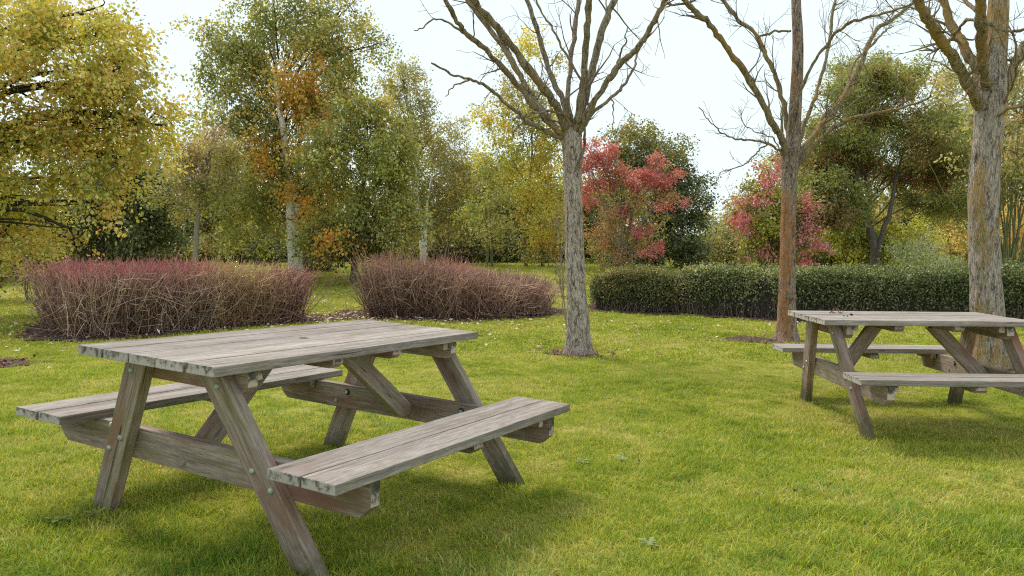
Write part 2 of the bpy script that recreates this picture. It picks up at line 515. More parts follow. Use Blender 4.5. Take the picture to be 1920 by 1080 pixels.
M_BOLT = plain('galvanised_steel', (0.36, 0.42, 0.38), 0.5, 0.35)
M_RECESS_SHADE = plain('recess_shade', (0.02, 0.017, 0.014), 0.9)  # near black, in place of the shade inside a bolt hole
M_LAWN = lawn_mat()
M_GRASS = grass_mat()
M_MULCH = mulch_mat()

# ------------------------------------------------------------------ lawn
def axis_coords(lim, fine, dense):
    out = [0.0]; s = dense
    while out[-1] < lim:
        if out[-1] > fine: s *= 1.12
        out.append(out[-1] + s)
    return np.array(out)


xs = axis_coords(500, 9, 0.12); xs = np.concatenate([-xs[:0:-1], xs])
ysf = axis_coords(600, 30, 0.12); ysb = axis_coords(120, 1.5, 0.4)
ys = np.concatenate([-ysb[:0:-1], ysf])
X, Y = np.meshgrid(xs, ys)
Z = g(X, Y)
nv = X.shape
idx = np.arange(X.size).reshape(nv)
F = np.stack([idx[:-1, :-1], idx[:-1, 1:], idx[1:, 1:], idx[1:, :-1]], -1).reshape(-1, 4)
lawn = link('lawn', mesh_np('lawn', np.stack([X, Y, Z], -1).reshape(-1, 3), F, smooth=True), M_LAWN)
tag(lawn, kind='structure')


def poly_contains(poly, x, y):
    inside = np.zeros(np.shape(x), bool); n = len(poly)
    for i in range(n):
        x1, y1 = poly[i]; x2, y2 = poly[(i + 1) % n]
        c = ((y1 > y) != (y2 > y)) & (x < (x2 - x1) * (y - y1) / (y2 - y1 + 1e-12) + x1)
        inside ^= c
    return inside


def bed(name, poly, jitter=0.12, dz=0.012, seed=0):
    """a mulch bed: ragged sheet lying on the lawn"""
    r = np.random.default_rng(abs(seed))
    P = []
    n = len(poly)
    for i in range(n):
        a = np.array(poly[i]); b = np.array(poly[(i + 1) % n])
        m = max(2, int(np.linalg.norm(b - a) / 0.15))
        for k in range(m):
            P.append(a + (b - a) * k / m + r.normal(0, jitter * 0.5, 2))
    P = np.array(P)
    x0, y0 = P.min(0); x1, y1 = P.max(0)
    s = 0.09
    gx = np.arange(x0, x1 + s, s); gy = np.arange(y0, y1 + s, s)
    GX, GY = np.meshgrid(gx, gy)
    cx = (GX[:-1, :-1] + s / 2); cy = (GY[:-1, :-1] + s / 2)
    ok = poly_contains(P, cx, cy)
    id2 = np.arange(GX.size).reshape(GX.shape)
    FF = np.stack([id2[:-1, :-1], id2[:-1, 1:], id2[1:, 1:], id2[1:, :-1]], -1)[ok]
    GZ = g(GX, GY) + dz + 0.008 * r.random(GX.shape)
    used, invx = np.unique(FF, return_inverse=True)
    V = np.stack([GX, GY, GZ], -1).reshape(-1, 3)[used]
    o = link(name, mesh_np(name, V, invx.reshape(-1, 4)), M_MULCH)
    tag(o, kind='structure')
    return P


LB = [(-5.75, 9.25), (-4.9, 9.1), (-3.6, 10.8), (-2.75, 12.0), (-3.0, 12.9), (-4.5, 13.6), (-6.8, 11.2)]
MB = [(-2.9, 12.1), (-1.2, 12.2), (0.3, 13.2), (1.15, 13.9), (0.8, 15.0), (-1.0, 14.6), (-3.0, 13.9)]
RB = [(1.35, 14.6), (3.0, 13.95), (4.3, 12.8), (8.0, 12.35), (13, 12.1), (13, 13.9), (8, 14.2), (4.5, 15.0), (1.6, 16.0)]
BEDS = [bed('mulch_bed', LB, seed=1), bed('mulch_bed', MB, seed=2), bed('mulch_bed', RB, 0.08, seed=3)]
SP_ = gpt(15, 684)
soil = [(SP_[0] - .1 + 0.34 * math.cos(t), SP_[1] + 0.26 * math.sin(t)) for t in np.linspace(0, 6.28, 14)[:-1]]
BEDS.append(bed('bare_soil', soil, 0.14, 0.010, seed=4))
for (px_, py_, ox, rx_, ry_, sd_) in ((1085, 664, -.02, .30, .27, 5), (1477, 640, -.30, .55, .26, 6), (1858, 690, 0, .42, .36, 7)):
    q_ = gpt(px_, py_)
    BEDS.append(bed('bare_soil', [(q_[0] + ox + rx_ * math.cos(t), q_[1] + ry_ * math.sin(t)) for t in np.linspace(0, 6.28, 13)[:-1]], 0.12, 0.008, seed=sd_))

# ------------------------------------------------------------------ picnic tables
def piece(name, p0, p1, w, th, mat, root, lean, side=(0, 1, 0), flat=None, bev=0.004, chamf=None, label=None, hole=None):
    """beam from p0 to p1 in table space; w along `side`, th along the third axis.
    flat=(z0,z1): cut both ends level at those heights. chamf=(depth,height) cuts the lower corners of both ends"""
    L = lambda p: Vector((p[0] + p[2] * lean[0], p[1] + p[2] * lean[1], p[2]))
    a, b = L(p0), L(p1)
    X = (b - a).normalized(); S = Vector(side); S = (S - X * S.dot(X)).normalized(); T = X.cross(S)
    c = (a + b) / 2; h = (b - a).length / 2
    M = Matrix((X, S, T)).transposed().to_4x4(); M.translation = c
    bm = bmesh.new()
    if chamf:
        cd, ch = chamf
        prof = [(-h, th / 2), (h, th / 2), (h, -th / 2 + ch), (h - cd, -th / 2), (-h + cd, -th / 2), (-h, -th / 2 + ch)]
    else:
        prof = [(-h, th / 2), (h, th / 2), (h, -th / 2), (-h, -th / 2)]
    f1 = [bm.verts.new((x, -w / 2, z)) for x, z in prof]
    f2 = [bm.verts.new((x, w / 2, z)) for x, z in prof]
    bm.faces.new(f1); bm.faces.new(f2[::-1])
    n = len(prof)
    for i in range(n):
        j = (i + 1) % n
        bm.faces.new((f1[j], f1[i], f2[i], f2[j]))
    if flat:
        for v in bm.verts:
            tgt = flat[0] if v.co.x < 0 else flat[1]
            wz = (M @ v.co).z
            if abs(X.z) > 0.2:
                v.co.x += (tgt - wz) / X.z
    if chamf is None and not flat and h > 0.5:      # slight bow and uneven saw cut
        e = [random.uniform(-.004, .004) for _ in range(2)]
        for v in bm.verts: v.co.x += e[0] if v.co.x < 0 else e[1]
    bmesh.ops.recalc_face_normals(bm, faces=bm.faces)
    bmesh.ops.bevel(bm, geom=list(bm.edges), offset=bev, segments=2, affect='EDGES', profile=0.6)
    me = bpy.data.meshes.new(name); bm.to_mesh(me); bm.free()
    for p in me.polygons: p.use_smooth = False
    o = bpy.data.objects.new(name, me); COL.objects.link(o)
    me.materials.append(mat)
    if hole:
        bc = bmesh.new(); bmesh.ops.create_cone(bc, cap_ends=True, segments=28, radius1=hole[2], radius2=hole[2], depth=0.2)
        cm = bpy.data.meshes.new('cut'); bc.to_mesh(cm); bc.free()
        co = bpy.data.objects.new('cut', cm); COL.objects.link(co); co.location = (hole[0], hole[1], 0)
        md = o.modifiers.new('cut', 'BOOLEAN'); md.object = co; md.operation = 'DIFFERENCE'
        bpy.context.view_layer.update()
        ev = o.evaluated_get(bpy.context.evaluated_depsgraph_get())
        nm = bpy.data.meshes.new_from_object(ev); o.modifiers.clear(); o.data = nm
        bpy.data.objects.remove(co)
    o.parent = root; o.matrix_parent_inverse = Matrix(); o.matrix_local = M
    if label: o['label'] = label
    return o


def dome(name, r, hgt, mat):
    bm = bmesh.new()
    rings = [(r, 0), (r * .97, hgt * .35), (r * .75, hgt * .75), (r * .4, hgt * .96)]
    prev = None
    for rr, z in rings:
        ring = [bm.verts.new((rr * math.cos(t * math.pi / 7), rr * math.sin(t * math.pi / 7), z)) for t in range(14)]
        if prev:
            for i in range(14): bm.faces.new((prev[i], prev[(i + 1) % 14], ring[(i + 1) % 14], ring[i]))
        prev = ring
    top = bm.verts.new((0, 0, hgt))
    for i in range(14): bm.faces.new((prev[i], prev[(i + 1) % 14], top))
    for f in bm.faces: f.smooth = True
    me = bpy.data.meshes.new(name); bm.to_mesh(me); bm.free(); me.materials.append(mat)
    return me


BOLT_ME = dome('bolt', 0.0125, 0.009, M_BOLT)


def nut_mesh():
    bm = bmesh.new()
    bmesh.ops.create_cone(bm, cap_ends=True, segments=6, radius1=0.010, radius2=0.010, depth=0.008)
    bmesh.ops.translate(bm, verts=bm.verts, vec=(0, 0, 0.006))
    me = bpy.data.meshes.new('nut'); bm.to_mesh(me); bm.free(); me.materials.append(M_BOLT)
    return me


def recess_shade_mesh():
    bm = bmesh.new()
    o_ = [bm.verts.new((0.0175 * math.cos(t * math.pi / 9), 0.0175 * math.sin(t * math.pi / 9), 0.0012)) for t in range(18)]
    bm.faces.new(o_)  # flat disc on the surface, no hollow: its dark colour is the shade
    me = bpy.data.meshes.new('bolt_recess_shade'); bm.to_mesh(me); bm.free(); me.materials.append(M_RECESS_SHADE)
    return me


NUT_ME, REC_SHADE_ME = nut_mesh(), recess_shade_mesh()


def picnic_table(loc, yaw, tx, ty, lean_world, D, label, group, hole):
    c0 = Vector((math.cos(yaw), math.sin(yaw), tx)).normalized()
    e0 = Vector((math.sin(yaw), -math.cos(yaw), ty)); e0 = (e0 - c0 * c0.dot(e0)).normalized()   # towards the viewer's right
    yv = -e0; n = c0.cross(yv)
    R = Matrix((c0, yv, n)).transposed().to_4x4(); R.translation = loc
    root = empty('picnic_table', loc, label, 'picnic table', group, rot=R)
    lw = R.to_3x3().inverted() @ Vector((lean_world[0], lean_world[1], 0))
    lean = (lw.x, lw.y)
    P = lambda u, v, z: (u, -v, z)
    h, W, t, zt, sz, v0, v1, cb = D['L'] / 2, D['W'], D['t'], 0.75, D['sz'], D['v0'], D['v1'], D['cb']
    gap = 0.008; pw = (2 * W - 4 * gap) / 5
    for k in range(5):
        v = -W + pw / 2 + k * (pw + gap); dz = random.uniform(-.0015, .0015)
        piece('tabletop_plank', P(-h, v, zt - t / 2 + dz), P(h, v, zt - t / 2 + dz), pw, t, M_WOOD, root, lean,
              hole=(-0.03, 0.0, 0.024) if (hole and k == 2) else None)
    for s in (1, -1):
        bw = (v1 - v0 - gap) / 2
        for q in (0, 1):
            v = s * (v0 + bw / 2 + q * (bw + gap)) + cb
            dz = random.uniform(-.0015, .0015)
            piece('bench_plank', P(-h, v, sz - t / 2 + dz), P(h, v, sz - t / 2 + dz), bw, t, M_WOOD, root, lean)
    vf, vt, lwid, tl, du = D['vf'], 0.205, 0.112, 0.052, D['du']
    zb = sz - t          # underside of bench
    bh = 0.132
    for e in (-1, 1):
        uo = e * (h - du)                      # outer face of the legs
        ul = uo - e * tl / 2
        ub = uo - e * (tl + 0.025)             # bearers: 50 mm thick, just inside the legs
        for s in (-1, 1):
            piece('leg', P(ul, s * vf + cb, 0.0), P(ul, s * vt, zt - t), lwid, tl, M_WOODLEG, root, lean,
                  side=(0, 1, 0), flat=(-0.06, zt - t - 0.002), bev=0.005)
        piece('seat_bearer', P(ub, -v1 + .012 + cb, zb - bh / 2 - .001), P(ub, v1 - .012 + cb, zb - bh / 2 - .001), 0.048, bh, M_WOODLEG, root, lean,
              side=(1, 0, 0), chamf=(0.05, 0.045))
        piece('top_bearer', P(ub, -W + .035, zt - t - .047), P(ub, W - .035, zt - t - .047), 0.048, 0.09, M_WOODLEG, root, lean,
              side=(1, 0, 0), chamf=(0.03, 0.03))
        ui = ub - e * (0.024 + 0.021)
        piece('top_batten', P(ui, -W + .05, zt - t - .023), P(ui, W - .05, zt - t - .023), 0.04, 0.042, M_WOODLEG, root, lean, side=(1, 0, 0), bev=.003)
        for s in (-1, 1):
            b = piece('bench_batten', P(ui, s * (v0 + .02) + cb, zb - .023), P(ui, s * (v1 - .04) + cb, zb - .023), 0.04, 0.042, M_WOODLEG, root, lean, side=(1, 0, 0), bev=.003)
        # diagonal brace from the seat bearer up to the middle of the top
        ubi = ub - e * 0.024
        vb = -0.085 if e < 0 else 0.025
        p0 = (ubi - e * 0.01, vb, zb - bh * 0.72); p1 = (e * 0.165, vb * .6, zt - t)
        piece('brace', P(*p0), P(*p1), 0.048, 0.095, M_WOODLEG, root, lean, side=(0, 1, 0), flat=None if False else (zb - bh * .80, zt - t - .044), bev=.004)
        # bolts: domed heads outside, nuts inside on flat dark discs painted as recess shade
        def put(me, nm, u, v, z, sgn):
            o = bpy.data.objects.new(nm, me); COL.objects.link(o)
            o.parent = root
            m = Matrix.Rotation(sgn * math.pi / 2, 4, 'Y')
            m.translation = (u + z * lean[0], -v + z * lean[1], z)
            o.matrix_local = m
        for s in (-1, 1):
            vl = lambda z: s * (vf + (vt - vf) * z / (zt - t))
            put(BOLT_ME, 'bolt', uo + e * .0006, vl(.65) + s * .01, 0.65, e)
            put(BOLT_ME, 'bolt', uo + e * .0006, vl(.36) + s * -.02 + cb * .5, 0.355, e)
            put(BOLT_ME, 'bolt', uo + e * .0006, vl(.295) + s * .03 + cb * .6, 0.298, e)
            put(BOLT_ME, 'bolt', ub + e * .0246, s * .515 + cb, .378, e)
            for (vv, zz) in ((vl(.36) + s * -.02, .355), (vl(.295) + s * .03, .298)):
                put(REC_SHADE_ME, 'bolt_recess_shade', ubi, vv + cb * .5, zz, -e)
                put(NUT_ME, 'nut', ubi, vv + cb * .5, zz, -e)
    for um in (-0.20, 0.20):
        piece('middle_batten', P(um, -W + .06, zt - t - .023), P(um, W - .035, zt - t - .023), 0.065, 0.042, M_WOODLEG, root, lean, side=(1, 0, 0), chamf=(.02, .02), bev=.003)
    for s in (-1, 1):
        piece('bench_batten', P(0.02, s * (v0 + .01) + cb, zb - .023), P(0.02, s * (v1 - .02) + cb, zb - .023), 0.07, 0.042, M_WOODLEG, root, lean, side=(1, 0, 0), chamf=(.02, .02), bev=.003)
    return root


T1 = picnic_table((-0.8722, 3.7156, 0.0), math.radians(60.2), -0.0214, -0.0398, (-0.1457, -0.0336),
                  dict(L=1.722, W=.3916, t=.037, sz=.4307, v0=.599, v1=.9066, cb=-.008, vf=.606, du=.1205),
                  'large weathered picnic table with umbrella hole, nearest in the left foreground', 'picnic tables on the lawn', True)
T2 = picnic_table((2.9256, 5.7074, -0.0755), math.radians(-1.67), -0.0065, 0.0006, (-0.1405, 0.0356),
                  dict(L=1.42, W=.3916, t=.037, sz=.4294, v0=.625, v1=.925, cb=-.028, vf=.606, du=.098),
                  'smaller looking picnic table farther back at the right edge, dead twig on its top', 'picnic tables on the lawn', False)

# ------------------------------------------------------------------ woody growth
def smooth_path(pts, n=6, wob=0.0, seed=0):
    pts = np.asarray(pts, float)
    if len(pts) < 3:
        pts = np.array([pts[0], (pts[0] + pts[-1]) / 2, pts[-1]])
    q = np.vstack([2 * pts[0] - pts[1], pts, 2 * pts[-1] - pts[-2]])
    out = []
    for i in range(1, len(q) - 2):
        p0, p1, p2, p3 = q[i - 1:i + 3]
        for t in np.linspace(0, 1, n, endpoint=False):
            out.append(0.5 * ((2 * p1) + (-p0 + p2) * t + (2 * p0 - 5 * p1 + 4 * p2 - p3) * t * t + (-p0 + 3 * p1 - 3 * p2 + p3) * t ** 3))
    out.append(q[-2]); out = np.array(out)
    if wob:
        r = np.random.default_rng(abs(seed))
        w = r.normal(0, wob, out.shape); w[0] = 0; w = (w + np.roll(w, 1, 0)) / 2; w[0] = 0
        out = out + w
    return out


def trunk_mesh(pts, rad, seed, sides=40, per=26, ridge=0.06, flare=0.0, lich=None):
    """thick furrowed trunk: pts/rad control points, ridged in plan and height"""
    path = smooth_path(pts, per)
    m = len(path)
    tt = np.linspace(0, 1, m)
    R = np.interp(tt, np.linspace(0, 1, len(rad)), rad)
    th = np.linspace(0, 2 * np.pi, sides, endpoint=False)
    T, H = np.meshgrid(th, path[:, 2] - path[0, 2])
    pn = np.stack([np.cos(T) * 3.2, np.sin(T) * 3.2, H * 2.4], -1).reshape(-1, 3)
    n1 = noise3(pn, 1.3, seed).reshape(T.shape); n2 = noise3(pn, 3.5, seed + 1).reshape(T.shape)
    pl = np.stack([np.cos(T), np.sin(T), H * .8], -1).reshape(-1, 3)
    n0 = noise3(pl, 1.2, seed + 2).reshape(T.shape)
    rr = R[:, None] * (1 + ridge * (n1 * .6 + n2 * .5) + 0.07 * n0)
    rr = rr * (1 + flare * np.exp(-H / 0.12) * (1 + 0.55 * np.sin(T * 5 + seed) + .3 * np.sin(T * 3 + 1)) + flare * .35 * np.exp(-H / 0.4))
    V = path[:, None, :] + np.stack([np.cos(T) * rr, np.sin(T) * rr, 0 * T], -1)
    i = np.arange(m - 1)[:, None] * sides + np.arange(sides)[None]
    j = np.arange(m - 1)[:, None] * sides + (np.arange(sides)[None] + 1) % sides
    F = np.stack([i, j, j + sides, i + sides], -1).reshape(-1, 4)
    L = np.zeros((m * sides, 3))
    lf = 0.5 + 0.5 * noise3(V.reshape(-1, 3), 2.0, seed + 9)
    L[:, 1] = (0.95 * np.exp(-np.clip(H.reshape(-1) - .08, 0, 9) / .05)) if flare > .4 else 0
    L[:, 0] = np.clip(lf * (lich(T, H).reshape(-1) if lich else 1), 0, 1)
    return mesh_np('trunk', V.reshape(-1, 3), F, L, 'POINT', True)


def twigs(tb, start, d, length, r, depth, rng, cols, up=0.25, ends=None, kids=(3, 5)):
    """recursive bare twig"""
    n = 5
    p = np.array(start, float); d = np.array(d, float); d /= np.linalg.norm(d)
    pts = [p.copy()]; dirs = [d.copy()]
    for k in range(n):
        d = d + rng.normal(0, 0.17, 3) + np.array([0, 0, up * 0.18])
        d /= np.linalg.norm(d)
        p = p + d * length / n
        pts.append(p.copy()); dirs.append(d.copy())
    tb.add(pts, np.linspace(r, max(r * 0.35, 0.0022), n + 1), cols[rng.integers(len(cols))], sides=5 if r > .008 else 3)
    if ends is not None: ends.append((pts[-1], d))
    if depth > 0:
        for k in range(rng.integers(*kids)):
            i = rng.integers(1, n + 1)
            dd = dirs[i] + rng.normal(0, 0.55, 3)
            twigs(tb, pts[i], dd, length * rng.uniform(.4, .7), max(r * (1 - .12 * i) * .6, .0025), depth - 1, rng, cols, up, ends, kids)


GREYB = [(0.17, 0.13, 0.105), (0.21, 0.165, 0.12), (0.13, 0.10, 0.085)]


def limb(root, pix, d0, dd, w0, w1, seed, mat, extend=1.2, twig=0, twl=0.5, cols=GREYB, up=0.3, name='limb', lich=1.0, sides=12, tdepth=1):
    """a bare limb along pixel control points; depth goes d0 -> d0+dd"""
    n = len(pix)
    rng = np.random.default_rng(abs(seed))
    pts = [at(px, py, d0 + dd * k / (n - 1)) for k, (px, py) in enumerate(pix)]
    if extend:
        dirn = pts[-1] - pts[-2]; dirn /= np.linalg.norm(dirn)
        for q in (0.5, 1.0):
            pts.append(pts[n - 1] + dirn * extend * q + rng.normal(0, .05, 3) * q)
    path = smooth_path(pts, 7, 0.010, seed)
    m = len(path)
    r = np.linspace(w0, w1, m) / FPX * d0 / 2 * .93
    if extend: r = r * np.concatenate([np.ones(m - 14), np.linspace(1, .45, 14)])
    r = r * (1 + 0.09 * rng.normal(size=m))
    tb = Tubes()
    lc = np.repeat((lich * (0.42 + 0.5 * noise3(path, 2.2, seed)))[:, None], 3, 1)
    lc[:, 1] = 0
    tb.add(path, r, sides=sides, cols=np.clip(lc, 0, 1))
    limb_o = tb.build(name, mat, root)
    if twig:
        tw = Tubes()
        for k in range(twig):
            i = int(rng.integers(int(m * .12), m - 1))
            tdir = path[min(i + 1, m - 1)] - path[i]; tdir /= np.linalg.norm(tdir) + 1e-9
            dd_ = tdir * .6 + rng.normal(0, .75, 3); dd_[2] += up
            twigs(tw, path[i], dd_, twl * rng.uniform(.5, 1.3), max(r[i] * .32, .0045), tdepth, rng, cols, up)
        o = tw.build('twigs', M_STEM, limb_o, smooth=False)
        o.location = (0, 0, 0); o['kind'] = 'stuff'
    return path


def twig_tree_limbs(root, specs, d0, mat, seed, cols=GREYB):
    for k, (pix, dd, w0, w1, ntw, twl, ext) in enumerate(specs):
        ntw = int(ntw * (2.2 if d0 == d2_ else 1.5))
        limb(root, pix, d0, dd, w0, w1, seed + k, mat, ext, ntw, twl, cols)


# --- bare tree 1 (middle)
d1 = 8.8
b1 = gpt(1085, 664); d1 = b1[1]
t1 = empty('bare_tree', b1, 'leafless grey-barked tree with flared pinkish base, middle of the lawn', 'tree', 'bare trees on the lawn')
pts = [b1 - [0, 0, .08], at(1084, 610, d1), at(1080, 540, d1), at(1077, 450, d1), at(1074, 350, d1), at(1071, 262, d1), at(1070, 238, d1)]
wr = [43, 41, 36, 35, 32, 37, 26]
link('trunk', trunk_mesh(pts, [w / FPX * d1 / 2 for w in wr], 3, 48, 26, .065, .55, lambda T, H: .45 + .3 * np.sin(T + 1)), M_BARK1, t1)
d2_ = gpt(1477, 640)[1]
S1 = [
    ([(1060, 262), (1025, 247), (985, 225), (938, 185), (906, 157), (880, 150), (845, 138), (808, 118)], -1.2, 9, 3, 3, .25, 0),
    ([(1062, 258), (1040, 240), (1005, 205), (950, 135), (905, 88), (870, 60), (852, 30), (830, -12)], -.8, 12, 7, 4, .35, 1.5),
    ([(1068, 258), (1045, 205), (1017, 160), (970, 100), (930, 50), (885, -5)], -1.0, 17, 10, 4, .4, 1.5),
    ([(1058, 262), (1035, 232), (1005, 190), (975, 142), (934, 75), (873, -8)], .8, 13, 10, 5, .35, 1.5),
    ([(1072, 250), (1058, 200), (1035, 145), (1012, 75), (985, -8)], .6, 12, 8, 6, .5, 1.5),
    ([(1074, 248), (1066, 190), (1070, 118), (1078, 55), (1086, -8)], .9, 11, 9, 5, .5, 1.5),
    ([(1076, 262), (1083, 220), (1094, 148), (1100, 70), (1104, -8)], -.5, 14, 11, 4, .5, 1.5),
    ([(1080, 262), (1090, 210), (1112, 120), (1135, 40), (1156, -10)], .3, 17, 12, 5, .5, 1.5),
    ([(1078, 265), (1100, 215), (1138, 152), (1170, 115), (1198, 86), (1226, 40), (1248, -4)], -.6, 14, 8, 7, .4, 1.2),
    ([(1082, 258), (1110, 214), (1147, 184), (1170, 158), (1190, 124), (1196, 98)], .9, 9, 4, 5, .3, 0),
    ([(1094, 178), (1096, 230), (1094, 278), (1088, 305), (1077, 322)], -.1, 6, 5, 1, .2, 0),
    ([(1080, 232), (1062, 216), (1020, 208), (985, 218), (965, 222)], -.7, 6, 3, 4, .3, 0),
    ([(1072, 240), (1050, 232), (1005, 218), (965, 245), (962, 262)], -.5, 4, 2, 2, .2, 0),
    ([(1147, 184), (1150, 205), (1149, 242)], -.1, 3, 1.5, 0, .2, 0),
    ([(880, 150), (862, 156), (848, 164), (838, 180)], -.2, 4, 2, 0, .2, 0),
    ([(868, 60), (845, 44), (815, 36), (795, 50), (778, 58)], -.2, 5, 2, 1, .2, 0),
    ([(1090, 150), (1060, 100), (1040, 60), (1020, 30), (1005, -5)], .3, 5, 3, 4, .3, .6),
    ([(1150, 130), (1165, 100), (1172, 75), (1176, 50)], .1, 5, 2, 2, .25, 0),
]
twig_tree_limbs(t1, S1, d1, M_LIMB1, 100)

# --- bare tree 2
b2 = gpt(1477, 640); d2 = b2[1]
t2 = empty('bare_tree', b2, 'leafless tree with orange lichen down one side, behind the smaller table', 'tree', 'bare trees on the lawn')
pts = [b2 - [0, 0, .08], at(1476, 610, d2), at(1477, 500, d2), at(1479, 400, d2), at(1481, 330, d2), at(1484, 285, d2), at(1488, 250, d2), at(1493, 178, d2), at(1496, 89, d2), at(1493, 10, d2), at(1492, -60, d2)]
wr = [36, 33, 29, 27, 27, 34, 24, 21, 19, 17, 15]
link('trunk', trunk_mesh(pts, [w / FPX * d2 / 2 for w in wr], 13, 40, 26, .06, .58, lambda T, H: np.where(H < 2.3, .35 + .75 * np.clip(-np.cos(T - .6), 0, 1), .42)), M_BARK2, t2)
YB = [(0.22, 0.17, 0.09), (0.17, 0.14, 0.09), (0.12, 0.10, 0.08)]
S2 = [
    ([(1478, 300), (1466, 262), (1442, 219), (1401, 142), (1360, 85), (1328, 42), (1303, 20), (1278, -6)], -.8, 14, 8, 7, .45, 1.5),
    ([(1482, 280), (1474, 220), (1462, 165), (1442, 119), (1421, 71), (1383, 35), (1352, -6)], .7, 11, 6, 8, .45, 1.2),
    ([(1421, 71), (1440, 64), (1460, 59), (1484, 58)], -.2, 5, 4, 2, .3, 0),
    ([(1496, 290), (1530, 250), (1561, 213), (1590, 168), (1610, 128), (1641, 59), (1672, 38), (1703, 12)], .8, 13, 5, 12, .5, 1.2),
    ([(1495, 310), (1530, 270), (1567, 237), (1600, 222), (1632, 216), (1680, 205), (1730, 190), (1748, 178)], -1.2, 10, 3, 9, .35, 0),
    ([(1494, 280), (1515, 215), (1537, 160), (1552, 95), (1561, 30), (1568, -10)], .6, 8, 5, 9, .45, 1.0),
    ([(1497, 300), (1540, 225), (1580, 180), (1602, 120), (1640, 80)], 1.4, 8, 4, 9, .5, .6),
    ([(1476, 292), (1452, 276), (1430, 267), (1400, 262), (1377, 261), (1352, 248), (1335, 231), (1312, 200)], -1.0, 5, 1.6, 6, .25, 0),
    ([(1440, 270), (1418, 285), (1400, 306), (1375, 316), (1347, 325)], -.4, 3.5, 1.5, 4, .2, 0),
    ([(1466, 292), (1450, 260), (1420, 248), (1395, 232), (1388, 205)], .5, 3, 1.5, 4, .25, 0),
    ([(1478, 260), (1490, 200), (1520, 130), (1560, 70), (1600, 40), (1640, 30)], -1.0, 7, 4, 9, .45, .8),
    ([(1250, 5), (1285, 8), (1310, -5)], -.1, 5, 4, 3, .3, 0),
]
twig_tree_limbs(t2, S2, d2, M_LIMB2, 200, YB)

# --- bare tree 3 (stout, right)
b3 = gpt(1858, 690); d3 = b3[1]
t3 = empty('bare_tree', b3, 'stoutest leafless tree with lichen-spotted bark, at the right edge', 'tree', 'bare trees on the lawn')
pts = [b3 - [0, 0, .08], at(1856, 640, d3), at(1850, 560, d3), at(1846, 450, d3), at(1845, 356, d3), at(1852, 260, d3), at(1858, 190, d3), at(1864, 130, d3), at(1869, 60, d3), at(1873, 0, d3), at(1876, -70, d3)]
wr = [60, 58, 56, 53, 53, 50, 52, 41, 36, 33, 30]
link('trunk', trunk_mesh(pts, [w / FPX * d3 / 2 for w in wr], 23, 56, 26, .06, .40, lambda T, H: .6 + .25 * np.sin(T * 2)), M_BARK3, t3)
S3 = [
    ([(1840, 205), (1815, 160), (1786, 107), (1760, 68), (1739, 36), (1718, -8)], -.8, 22, 15, 6, .45, 1.5),
    ([(1848, 190), (1830, 130), (1808, 85), (1790, 58), (1766, -8)], .5, 20, 16, 5, .45, 1.5),
    ([(1852, 180), (1844, 120), (1840, 60), (1838, -8)], -.7, 21, 18, 4, .45, 1.5),
    ([(1872, 190), (1890, 145), (1920, 92), (1950, 40)], .2, 22, 17, 4, .45, 1.0),
    ([(1766, 95), (1785, 72), (1808, 42), (1840, 40), (1881, 55), (1925, 58)], -1.0, 7, 4, 7, .35, .5),
    ([(1866, 225), (1890, 205), (1930, 196)], -.8, 7, 4, 3, .4, .5),
    ([(1870, 215), (1900, 160), (1908, 120), (1925, 100)], -.9, 5, 3, 5, .3, .5),
    ([(1835, 170), (1800, 145), (1765, 118), (1740, 112)], .5, 5, 2, 6, .35, 0),
    ([(1830, 20), (1805, -5), (1800, -30)], .5, 8, 6, 3, .4, 1),
    ([(1850, 175), (1842, 140), (1820, 165), (1800, 190), (1775, 200)], -.6, 4, 2, 6, .3, 0),
]
twig_tree_limbs(t3, S3, d3, M_LIMB2, 300, YB)

# --- thin sucker shoots beside tree 1
sb = gpt(1068, 642)
sk = empty('sapling', sb, 'thin twiggy shoots growing close to the left of the middle bare tree', 'sapling')
rng = np.random.default_rng(5)
for k, pix in enumerate([[(1064, 640), (1056, 560), (1048, 520), (1040, 490)], [(1062, 600), (1052, 480), (1043, 430), (1041, 385)], [(1056, 560), (1050, 500), (1058, 450), (1035, 405)]]):
    tb = Tubes()
    path = smooth_path([at(x, y, sb[1] + .15) for x, y in pix], 6, .012, k)
    tb.add(path, np.linspace(.008, .003, len(path)), (.30, .23, .17), sides=5)
    for q in range(14):
        i = rng.integers(3, len(path))
        twigs(tb, path[i - 1], rng.normal(0, .6, 3) + [0, 0, .7], rng.uniform(.08, .3), .003, 1, rng, [(.33, .25, .19), (.25, .18, .14)])
    tb.build('shoot', M_STEM, sk)

